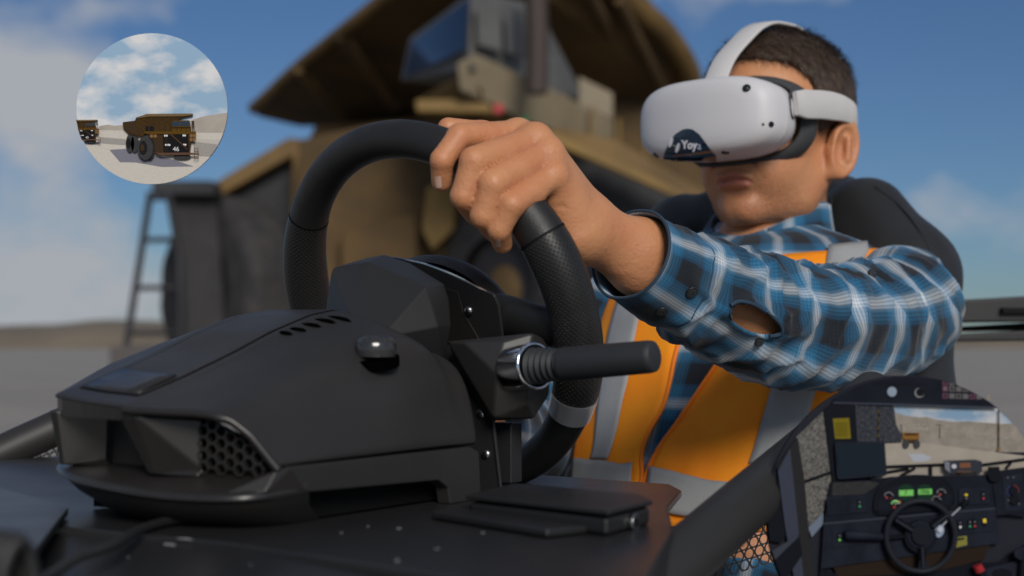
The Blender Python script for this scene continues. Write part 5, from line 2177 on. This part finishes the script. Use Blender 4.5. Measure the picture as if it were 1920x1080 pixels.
def mini_truck(D, tz, num, parent):
    """the same relief truck at any place: tz maps the drawing's coordinates to photograph pixels, z in mm"""
    def S(name, pts, z, th, m, bevel=0.):
        return D.slab(name, [tz(x, y) for x, y in pts], z, th, m, parent, bevel)

    def O(name, cx, cy, rx, ry, z, th, m):
        c, e, g = tz(cx, cy), tz(cx + rx, cy), tz(cx, cy + ry)
        return D.oval(name, c[0], c[1], abs(e[0] - c[0]), abs(g[1] - c[1]), z, th, m, parent)
    for (cx, cy, rx, ry) in ((437, 766, 28, 61), (468, 770, 26, 58)):
        O('tyre', cx, cy, rx, ry, 1.5, 1.6, P_tyr)
    O('rim', 428, 766, 14, 34, 3.15, .3, P_rim)
    S('dump_body', [(390, 628), (470, 618), (478, 598), (545, 576), (845, 573), (845, 585), (772, 600), (742, 616), (722, 625), (716, 692), (560, 704), (500, 724), (430, 706), (396, 672)], 1.6, 2.2, P_och)
    S('body_tail', [(392, 632), (468, 622), (500, 690), (498, 716), (440, 702), (398, 668)], 3.85, .5, P_brn)
    S('canopy', [(478, 606), (545, 575), (845, 572), (846, 583), (780, 590), (560, 592)], 3.85, .8, P_oche)
    for k in range(9):
        x = 560 + k * 27
        S('canopy_rib', [(x, 592), (x + 6, 592), (x - 22, 612), (x - 28, 612)], 3.85, .35, P_brn)
    for k in range(5):
        x = 560 + k * 34
        S('body_rib', [(x, 615), (x + 5, 615), (x + 5, 690), (x, 690)], 3.85, .25, P_brn)
    S('engine_bay', [(540, 655), (596, 655), (596, 690), (540, 690)], 3.85, .2, P_blk)
    S('cab', [(715, 628), (728, 618), (826, 618), (834, 660), (838, 694), (715, 694)], 3.9, 1.4, P_yel)
    for (a, b) in ((716, 762), (768, 800), (804, 828)):
        S('window_pane', [(a, 627), (b, 624), (b + 1, 654), (a, 656)], 5.35, .2, P_gls)
    S('deck', [(535, 690), (870, 691), (872, 708), (560, 708), (535, 702)], 5.4, .5, P_yel)
    S('fender', [(555, 708), (660, 708), (660, 830), (605, 838), (600, 760)], 3.9, 1.0, P_brn)
    S('front_panel', [(655, 708), (818, 708), (824, 832), (660, 834)], 5.0, .5, P_blk)
    S('side_panel', [(818, 708), (868, 708), (862, 752), (840, 756), (830, 832), (822, 832)], 4.6, .5, P_brn)
    S('bumper', [(605, 830), (830, 828), (892, 836), (888, 842), (640, 846)], 5.6, .6, P_red)
    for (x, y) in ((669, 718), (682, 718), (789, 717), (800, 717), (675, 778), (690, 778), (699, 779), (792, 777), (803, 777)):
        O('headlamp', x, y, 5.5, 6.5, 5.55, .3, P_wht)
    for (x, y) in ((582, 721), (606, 721), (840, 718), (862, 718), (840, 744), (858, 744)):
        O('marker_lamp', x, y, 11, 12, 5.55, .3, P_amb)
    for k in range(7):
        S('ladder_rung', [(668, 725 + k * 15), (690, 725 + k * 15), (690, 729 + k * 15), (668, 729 + k * 15)], 5.55, .25, P_brn)
    S('stairway', [(700, 706), (712, 706), (818, 806), (812, 812)], 5.55, .3, P_brn)
    S('handrail', [(690, 700), (694, 700), (806, 790), (802, 794)], 5.9, .2, P_red)
    for a, b in ((858, 842), (882, 842)):
        S('ladder_rail', [(a, b - 50), (a + 3, b - 50), (a + 6, 868), (a + 3, 868)], 5.6, .25, P_red)
    for y in (802, 818, 838, 852, 864):
        S('ladder_rung', [(860, y), (886, y), (886, y + 3), (860, y + 3)], 5.65, .25, P_red)
    for x in (846, 856):
        S('mirror_post', [(x, 625), (x + 3, 625), (x + 5, 692), (x + 2, 692)], 5.4, .25, P_blk)
    S('mirror', [(843, 622), (858, 622), (860, 650), (845, 650)], 5.7, .3, P_brn)
    for x in (745, 775, 805, 832):
        S('rail_post', [(x, 662), (x + 2.5, 662), (x + 2.5, 692), (x, 692)], 5.4, .25, P_blk)
    S('guard_rail', [(715, 664), (838, 663), (838, 667), (715, 668)], 5.7, .2, P_blk)
    O('tyre', 778, 854, 56, 17, 3.0, 1.2, P_tyr)
    for (cx, cy, rx, ry, z) in ((566, 800, 38, 74, 3.9), (540, 798, 52, 77, 4.3)):
        O('tyre', cx, cy, rx, ry, z, .9, P_tyr)
    for k in range(14):
        a = math.radians(-70 + k * 10.8)
        x, y = 560 + 44 * math.cos(a), 799 + 74 * math.sin(a)
        S('tread_lug', [(x - 14, y - 2.6), (x, y - 2.6), (x, y + 1.6), (x - 14, y + 1.6)], 5.25, .25, P_rim)
    O('rim', 527, 797, 26, 46, 5.25, .3, P_rim)
    O('hub', 522, 797, 12, 24, 5.6, .4, P_brn)
    if num:
        c = tz(741, 806)
        s_ = tz(741, 846)[1] - c[1]
        D.text(num, c[0], c[1], s_ * 1.05, 5.7, P_wht, parent)


mini_truck(D1, Z1, '46', d1)
mini_truck(D1, lambda x, y: Z1(240 + (x - 872) * .59, 756 + (y - 858) * .50), '45', d1)

# ---- disc two: the view from a truck cab
d2 = empty('round_picture', at(1702, 1234, 1.0), 'round picture of a truck cab with dashboard and wheel, low at right', 'picture')
D2 = Disc(d2, (1702, 970), 264, 1.0)
Z2 = lambda x, y: (1420 + x / 2.842, 700 + y / 2.842)


def z2(*p):
    return [Z2(x, y) for x, y in p]


v, f = disc_mesh(D2.pt(1702, 970, 0), (0, 1, 0), 264 * 1.0 / FPX, 120, .004)
obj('backing', v, f, pmat('plaque edge dark', (.02, .022, .03)), d2, angle=40)
C_navy = pmat('cab navy trim', (.007, .0085, .0145), .6, var=.3, vscale=60, col2=(.012, .014, .022))
C_navy2 = pmat('cab navy panel', (.009, .011, .018), .55, var=.25, vscale=80, col2=(.016, .019, .03))
C_blk = pmat('cab black trim', (.007, .008, .012), .5)
C_edge = pmat('cab edge grey', (.04, .046, .062), .45)
C_rock = pmat('cab rock wall', (.06, .064, .075), .9, var=.7, vscale=500, col2=(.018, .02, .026))
C_rock2 = pmat('cab grit', (.20, .19, .175), .9, var=.85, vscale=900, col2=(.03, .03, .03))
C_sand = pmat('cab sand road', (.37, .33, .275), .9, var=.3, vscale=60, col2=(.30, .265, .22))
C_hill = pmat('cab pale hill', (.31, .275, .23), .9, var=.55, vscale=120, col2=(.21, .19, .16))
C_orng = pmat('cab far truck orange', (.22, .105, .025))
S = lambda n, pts, z, th, m, bevel=0.: D2.slab(n, z2(*pts), z, th, m, None, bevel)


def O2(n, cx, cy, rx, ry, z, th, m, rot=0.):
    c = Z2(cx, cy)
    return D2.oval(n, c[0], c[1], rx / 2.842, ry / 2.842, z, th, m, None, rot)


S('sky_print', [(520, 150), (1430, 150), (1430, 320), (520, 320)], .1, .3, sky_print('cab printed sky', (.20, .31, .43), (.50, .50, .50), 30, .42, .55, 1.7))
S('far_hill', [(725, 208), (790, 225), (860, 235), (900, 232), (960, 248), (1050, 258), (1120, 256), (1210, 262), (1300, 270), (1430, 262), (1430, 420), (725, 420)], .5, .3, C_hill)
for k, (x, y, w, h) in enumerate(((745, 272, 300, 8), (770, 285, 140, 22), (920, 280, 110, 12), (1100, 320, 150, 16), (1250, 345, 160, 6), (1180, 395, 200, 5), (1000, 370, 120, 4))):
    S('scrub_band', [(x, y), (x + w * .4, y - 5), (x + w, y + 2), (x + w * .95, y + h), (x + w * .5, y + h * .7), (x, y + h)], .85, .12, pmat('cab scrub', (.17, .16, .145), .9, var=.7, vscale=900, col2=(.38, .34, .28)))
S('road_print', [(640, 372), (900, 372), (1060, 395), (1430, 440), (1430, 560), (600, 560)], 1.0, .3, C_sand)
S('wet_patch', [(800, 430), (880, 428), (930, 450), (890, 470), (830, 470)], 1.35, .08, pmat('cab wet sheen', (.36, .38, .42), .3))
# orange truck ahead
S('truck_body', [(772, 315), (858, 316), (860, 346), (840, 352), (790, 352), (768, 346)], 1.5, .7, C_orng)
S('truck_load', [(778, 318), (852, 319), (848, 330), (782, 330)], 2.25, .1, P_brn)
S('truck_frame', [(776, 350), (856, 350), (852, 372), (780, 372)], 1.5, .4, P_brn)
for x in (787, 845):
    O2('truck_tyre', x, 376, 17, 24, 1.9, .7, P_tyr)
S('rock_wall', [(515, 150), (712, 160), (726, 190), (735, 270), (765, 330), (765, 365), (660, 372), (520, 372)], 1.4, .8, C_rock)
for (x, y0, y1) in ((641, 170, 360), (1281, 185, 408)):
    for k in range(9):
        a, b = y0 + (y1 - y0) * k / 9, y0 + (y1 - y0) * (k + 1) / 9
        S('marker_pole', [(x - 3, a), (x + 3, a), (x + 3, b), (x - 3, b)], 2.3, .3, P_yel if k % 2 else P_blk)
S('pole_cone', [(1277, 392), (1285, 392), (1292, 410), (1270, 410)], 2.4, .3, P_amb)
for (x) in (764, 968):
    S('utility_pole', [(x, 270), (x + 2, 270), (x + 3, 345), (x, 345)], 1.3, .1, C_navy)
S('side_glass', [(205, 340), (360, 190), (395, 560), (340, 760), (270, 820), (230, 560)], 1.2, .4, C_rock2)
# guard rail of the deck outside
for pts in (((675, 497), (960, 486), (1190, 487), (1430, 455)), ((680, 527), (800, 507)), ((760, 543), (835, 505)), ((245, 577), (320, 550), (390, 525)), ((1060, 535), (1120, 500)), ((1320, 505), (1345, 475))):
    D2.line('deck_rail', z2(*pts), 2.6, 2.6, C_blk)
S('rail_post', [(909, 495), (926, 495), (926, 542), (909, 542)], 2.4, .5, C_blk)
# pillars and roof panel
S('roof_panel', [(380, 175), (440, 80), (640, 10), (980, 10), (1330, 120), (1330, 185), (1000, 175), (640, 163), (395, 160)], 2.6, 1.2, C_navy)
S('roof_edge', [(400, 152), (760, 160), (1320, 178), (1320, 188), (760, 170), (396, 160)], 3.9, .25, C_edge)
S('roof_seam', [(560, 46), (900, 58), (900, 63), (560, 51)], 3.85, .12, C_blk)
O2('roof_lamp', 709, 97, 25, 26, 3.9, .6, pmat('lamp lens', (.24, .29, .36), .3))
O2('roof_socket', 855, 103, 26, 26, 3.9, .4, pmat('socket ring', (.22, .22, .23), .35))
O2('socket_hole', 859, 100, 22, 22, 4.35, .2, C_blk)
iconm = [pmat('icon maroon', (.11, .05, .075)), pmat('icon grey', (.10, .10, .095)), pmat('icon light', (.17, .16, .17))]
for i, y in enumerate((50, 82, 120)):
    for k in range(6):
        x = 992 + k * 36 + i * 0
        if i == 0 and k > 1 or i == 1 and k > 5:
            continue
        q = S('icon_tile', [(x - 15, y - 15 + k), (x + 15, y - 15 + k), (x + 15, y + 13 + k), (x - 15, y + 13 + k)], 3.9, .2, iconm[0] if k in (0, 4) else iconm[1])
        O2('icon_mark', x, y + k - 1, 8, 8, 4.15, .12, iconm[2] if (i + k) % 2 else C_blk)
        O2('icon_mark', x, y + k - 1, 4, 4, 4.3, .1, iconm[0])
c = Z2(1226, 128)
D2.text('1.', c[0], c[1], 13, 4.0, pmat('gold digits', (.45, .33, .12)))
S('front_pillar', [(350, 190), (385, 165), (525, 165), (530, 362), (470, 380), (425, 575), (395, 575), (375, 400)], 2.7, 1.0, C_blk)
S('pillar_face', [(515, 165), (523, 165), (533, 360), (526, 360)], 3.75, .3, C_edge)
S('sticker', [(396, 240), (482, 236), (492, 346), (408, 347)], 3.75, .15, pmat('yellow notice', (.17, .135, .012)))
for k in range(7):
    y = 262 + k * 11
    S('sticker_line', [(410, y), (474, y - 1), (474, y + 3), (410, y + 4)], 3.95, .08, pmat('notice ink', (.08, .065, .008)))
S('door_frame', [(100, 500), (165, 395), (210, 340), (245, 560), (290, 1080), (230, 1080), (180, 800)], 3.0, 1.0, pmat('speckled pillar', (.035, .035, .036), .9, var=.7, vscale=1500, col2=(.008, .008, .01)))
S('door_edge', [(104, 520), (168, 398), (215, 850), (240, 1090), (190, 1090), (140, 800)], 4.1, .4, pmat('steel blue edge', (.04, .046, .068), .45))
S('door_pocket', [(45, 780), (100, 560), (145, 860), (120, 900), (60, 890)], 3.2, .6, C_blk)
S('door_box', [(58, 950), (215, 856), (232, 960), (150, 1080), (90, 1080)], 4.6, 1.2, C_blk)
S('door_box_edge', [(58, 948), (190, 866), (218, 858), (72, 1000)], 5.85, .2, C_edge)
S('sill', [(266, 820), (345, 740), (345, 800), (285, 870)], 3.0, .5, pmat('pale blue sill', (.13, .16, .21), .5))
# tablet
S('tablet', [(408, 362), (660, 361), (667, 370), (678, 530), (672, 542), (425, 562), (414, 552), (400, 372)], 5.5, 1.2, C_navy2, bevel=.0003)
S('tablet_screen', [(412, 372), (656, 371), (668, 528), (424, 550)], 6.75, .1, pmat('dark screen', (.012, .018, .026), .25))
S('tablet_stem', [(600, 545), (622, 545), (622, 575), (600, 575)], 4.6, .6, C_blk)
# dashboard
S('dash_top', [(385, 575), (600, 566), (700, 548), (1240, 538), (1425, 500), (1425, 760), (1265, 745), (345, 800)], 4.0, 1.0, C_navy)
S('dash_grain', [(392, 580), (610, 570), (640, 585), (560, 640), (390, 648)], 5.05, .1, pmat('dash speckle', (.05, .05, .048), .9, var=.8, vscale=1600, col2=(.012, .013, .016)))
S('dash_lower', [(345, 798), (640, 770), (1255, 715), (1280, 900), (920, 950), (330, 1035)], 4.3, 1.2, C_navy2)
S('dash_seam', [(345, 792), (640, 765), (1255, 711), (1255, 718), (640, 773), (345, 800)], 5.6, .15, C_edge)
S('under_dash', [(400, 1030), (920, 950), (1230, 910), (1200, 990), (900, 1060), (420, 1080)], 3.6, .4, pmat('dark brown trim', (.022, .014, .01)))  # even dark brown strip below the dash
S('footwell', [(330, 1035), (430, 1070), (1280, 1000), (1425, 900), (1425, 1300), (300, 1300)], 3.0, .4, C_blk)
S('side_console', [(1232, 520), (1425, 495), (1425, 735), (1262, 752)], 5.2, .8, C_navy)
S('console_panel', [(1290, 545), (1395, 530), (1420, 720), (1305, 730)], 6.05, .3, C_navy2)
O2('console_knob', 1345, 620, 24, 24, 6.4, 1.5, C_blk)
O2('console_knob', 1352, 670, 26, 26, 6.4, 1.5, C_blk)
tube('knob_mark', [D2.pt(*Z2(1345 + 30 * math.cos(t), 622 + 30 * math.sin(t)), 6.6) for t in np.linspace(-1.5, .3, 8)], .0003, pmat('red knob mark', (.25, .04, .05)), d2, seg=5)
tube('knob_mark', [D2.pt(*Z2(1345 + 30 * math.cos(t), 622 + 30 * math.sin(t)), 6.6) for t in np.linspace(2.2, 4.2, 8)], .0003, pmat('blue knob mark', (.06, .07, .2)), d2, seg=5)
for (x, y) in ((1318, 552), (1348, 550), (1322, 672), (1372, 655), (1378, 690)):
    O2('console_icon', x, y, 4, 4, 6.4, .1, iconm[2])
S('mic_handset', [(1212, 495), (1270, 492), (1278, 560), (1262, 575), (1225, 572), (1208, 545)], 6.1, 2., C_blk, bevel=.0004)
S('radio', [(980, 462), (1150, 456), (1180, 466), (1182, 522), (1010, 528), (982, 505)], 5.2, 2., pmat('radio case', (.03, .035, .045), .45), bevel=.0003)
S('radio_side', [(981, 462), (1008, 470), (1010, 527), (983, 504)], 7.25, .15, pmat('radio side grey', (.16, .17, .2), .5))
S('radio_display', [(1060, 474), (1118, 472), (1120, 497), (1062, 500)], 7.25, .15, mat('orange radio display', (.10, .03, .008), .4, emit=(1, .25, .03), estr=.06))
O2('radio_knob', 1029, 491, 13, 12, 7.25, 1.2, pmat('pale knob', (.45, .46, .5), .4))
for k in range(7):
    S('radio_key', [(1048 + k * 11, 514), (1056 + k * 11, 513), (1056 + k * 11, 524), (1048 + k * 11, 525)], 7.25, .15, P_red)
for x in (997, 1165):
    S('radio_leg', [(x, 505), (x + 9, 505), (x + 9, 542), (x, 542)], 5.0, .4, C_edge)
# instrument pod
pod = [(612, 720), (615, 660), (650, 590), (720, 552), (800, 540), (890, 541), (970, 556), (1020, 600), (1038, 660), (1025, 705), (960, 715), (760, 735), (640, 745)]
S('instrument_pod', pod, 5.1, 1.6, C_blk, bevel=.0005)
S('pod_face', [(630, 715), (635, 665), (665, 610), (740, 592), (900, 586), (985, 600), (1018, 650), (1012, 690), (900, 708), (680, 730)], 6.75, .15, C_navy)
tube('pod_rim', catmull([D2.pt(*Z2(x, y), 6.8) for x, y in pod], 4, True), .0005, C_navy2, d2, seg=6, closed=True)
M_grn = mat('green lcd', (.10, .30, .06), .4, emit=(.18, .62, .10), estr=.42)
for (x0, y0, x1, y1, tx) in ((741, 618, 816, 648, '7'), (842, 613, 914, 640, '1006')):
    O2('gauge_ring', (x0 + x1) / 2, 630, 44, 44, 6.95, .15, pmat('gauge ring', (.012, .035, .02)))
    S('lcd', [(x0, y0), (x1, y0 - 3), (x1 + 1, y1 - 2), (x0, y1)], 7.15, .15, M_grn)
    c = Z2((x0 + x1) / 2 - 4, (y0 + y1) / 2 - 1)
    D2.text(tx, c[0], c[1], 9.5, 7.4, C_blk, shear=.15, bold=.00004)
for (x, y) in ((686, 648), (964, 632), (722, 690), (938, 668)):
    O2('small_gauge', x, y, 26, 24, 6.95, .2, C_blk)
    for t in np.linspace(math.radians(190), math.radians(350), 6):
        O2('gauge_tick', x + 22 * math.cos(t), y + 20 * math.sin(t), 2.2, 1.8, 7.2, .1, P_wht if y != 690 else M_grn)
M_rled = mat('red telltale', (.25, .02, .02), .4, emit=(.6, .03, .03), estr=.12)
for (x, y, r_) in ((675, 657, 6), (958, 640, 6), (744, 680, 8), (716, 708, 8), (697, 660, 3)):
    O2('telltale', x, y, r_, r_, 7.2, .15, M_rled)
D2.line('gauge_needle', z2((716, 690), (736, 686)), 7.3, .5, P_wht)
tube('gauge_arc', [D2.pt(*Z2(722 + 21 * math.cos(t), 692 + 18 * math.sin(t)), 7.2) for t in np.linspace(math.pi * 1.02, math.pi * 1.9, 10)], .0006, M_grn, d2, seg=5)
# switch panels
for pts in (((358, 655), (572, 645), (575, 735), (365, 752)), ((1058, 612), (1220, 600), (1225, 690), (1060, 700)), ((388, 825), (650, 800), (655, 890), (390, 930)), ((1010, 745), (1245, 720), (1250, 835), (1010, 860))):
    S('switch_panel', pts, 5.55, .5, C_navy2, bevel=.0003)
for pts in (((372, 666), (405, 664), (408, 738), (376, 741)), ((412, 663), (445, 662), (447, 735), (414, 738)), ((452, 661), (486, 659), (488, 732), (454, 735))):
    S('blank_switch', pts, 6.1, .2, C_navy)
M_gled = mat('green telltale', (.02, .2, .08), .4, emit=(.05, .5, .2), estr=.1)
M_yled = mat('yellow lit switch', (.5, .38, .02), .4, emit=(.9, .65, .03), estr=.25)
sw = [(533, 690, C_blk, M_gled), (1097, 652, C_blk, M_yled), (1188, 648, C_blk, M_rled), (427, 868, C_blk, M_grn), (1066, 800, C_blk, P_wht), (1117, 796, C_blk, M_gled), (1143, 794, C_blk, M_rled), (1194, 785, C_blk, M_yled)]
for (x, y, m0, m1) in sw:
    S('rocker_switch', [(x - 11, y - 22), (x + 10, y - 23), (x + 11, y + 22), (x - 10, y + 23)], 6.1, .7, m0)
    o2 = 9 if (x, y) != (427, 868) else 8
    if x == 1194:
        S('switch_lens', [(x - 9, y - 16), (x + 8, y - 17), (x + 9, y + 4), (x - 8, y + 5)], 6.85, .2, m1)
    elif x == 1097:
        O2('switch_lens', x, y - 10, 9, 6, 6.85, .2, m1)
        O2('switch_lens', x + 1, y + 8, 6, 5, 6.85, .15, iconm[2])
    else:
        O2('switch_lens', x, y + 13, 6.5, 6.5, 6.85, .2, m1)
        O2('switch_lens', x, y - 9, 4.5, 4, 6.85, .15, iconm[2])
S('warning_label', [(1025, 870), (1102, 860), (1105, 908), (1040, 924), (1025, 915)], 5.6, .15, pmat('yellow warning label', (.20, .19, .04)))
S('label_ink', [(1036, 876), (1088, 869), (1089, 880), (1037, 887)], 5.8, .1, C_blk)
c = Z2(1064, 879)
# column stalks
D2_l = z2((455, 855), (560, 858), (650, 862))
tube('column_stalk', [D2.pt(*p, 9) for p in z2((450, 853), (470, 853), (640, 862), (655, 862))], [.003, .0038, .0028, .002], C_navy2, d2, seg=12)
D2.line('stalk_rod', z2((650, 864), (700, 866), (760, 858)), 9, 4, C_blk)
D2.line('gear_lever', z2((950, 820), (1010, 755), (1068, 700)), 9, 1.4, pmat('bright lever rod', (.40, .42, .46), .3))
tube('lever_knob', [D2.pt(*p, 9) for p in z2((1062, 706), (1085, 682), (1108, 668))], [.0010, .0022, .0012], C_blk, d2, seg=10)
O2('lever_boss', 950, 832, 24, 34, 8.2, .8, pmat('pale blue boss', (.26, .32, .42), .4), rot=.3)
O2('lever_ball', 950, 822, 15, 15, 9.1, 1.5, pmat('bright boss', (.45, .48, .54), .3))
# cab steering wheel: a real torus with hub and spokes
cw, ww, hh2 = Z2(846, 856), 181 / 2.842, 186 / 2.842
tube('cab_wheel_rim', [D2.pt(cw[0] + ww * math.cos(t), cw[1] + hh2 * math.sin(t), 11) for t in np.linspace(0, 2 * math.pi, 73)[:-1]], 5.2 * 1.0 / FPX, pmat('cab wheel rubber', (.018, .020, .026), .35), d2, seg=12, closed=True)
O2('hub_shroud', 848, 858, 84, 88, 8.5, 1.5, C_blk)
O2('hub_ring', 848, 850, 70, 72, 10.1, .6, C_navy2)
O2('horn_pad', 850, 846, 53, 56, 10.8, 2., pmat('horn pad', (.012, .014, .02), .3))
for (a, b, w) in (((710, 768), (800, 825), 7), ((985, 745), (905, 805), 7), ((852, 915), (858, 1030), 7)):
    D2.line('wheel_spoke', z2(a, b), 10.5, w, C_blk)
    D2.line('spoke_groove', z2(a, b), 12.9, 1.2, C_edge)
S('spoke_foot', [(838, 985), (882, 985), (888, 1030), (832, 1030)], 10.0, 2., C_navy2)
# red lever and shifter at the right bottom
tube('red_handle', [D2.pt(*p, 9) for p in z2((1148, 1012), (1165, 1045))], [.0032, .0035], pmat('red grip', (.30, .025, .03), .4), d2, seg=14)
tube('handle_stem', [D2.pt(*p, 8.8) for p in z2((1165, 1045), (1190, 1090))], .003, C_blk, d2, seg=12)
S('shift_console', [(1180, 1040), (1420, 980), (1430, 1080), (1200, 1110)], 5, 1., C_navy2)
O2('shift_boot', 1290, 1060, 50, 26, 6.1, .8, C_blk)
S('shift_knob', [(1335, 935), (1370, 915), (1420, 912), (1425, 980), (1370, 985), (1340, 965)], 9, 3, C_navy2, bevel=.0006)
D2.line('shift_stem', z2((1390, 985), (1385, 1040), (1385, 1100)), 8.5, 6, C_blk)
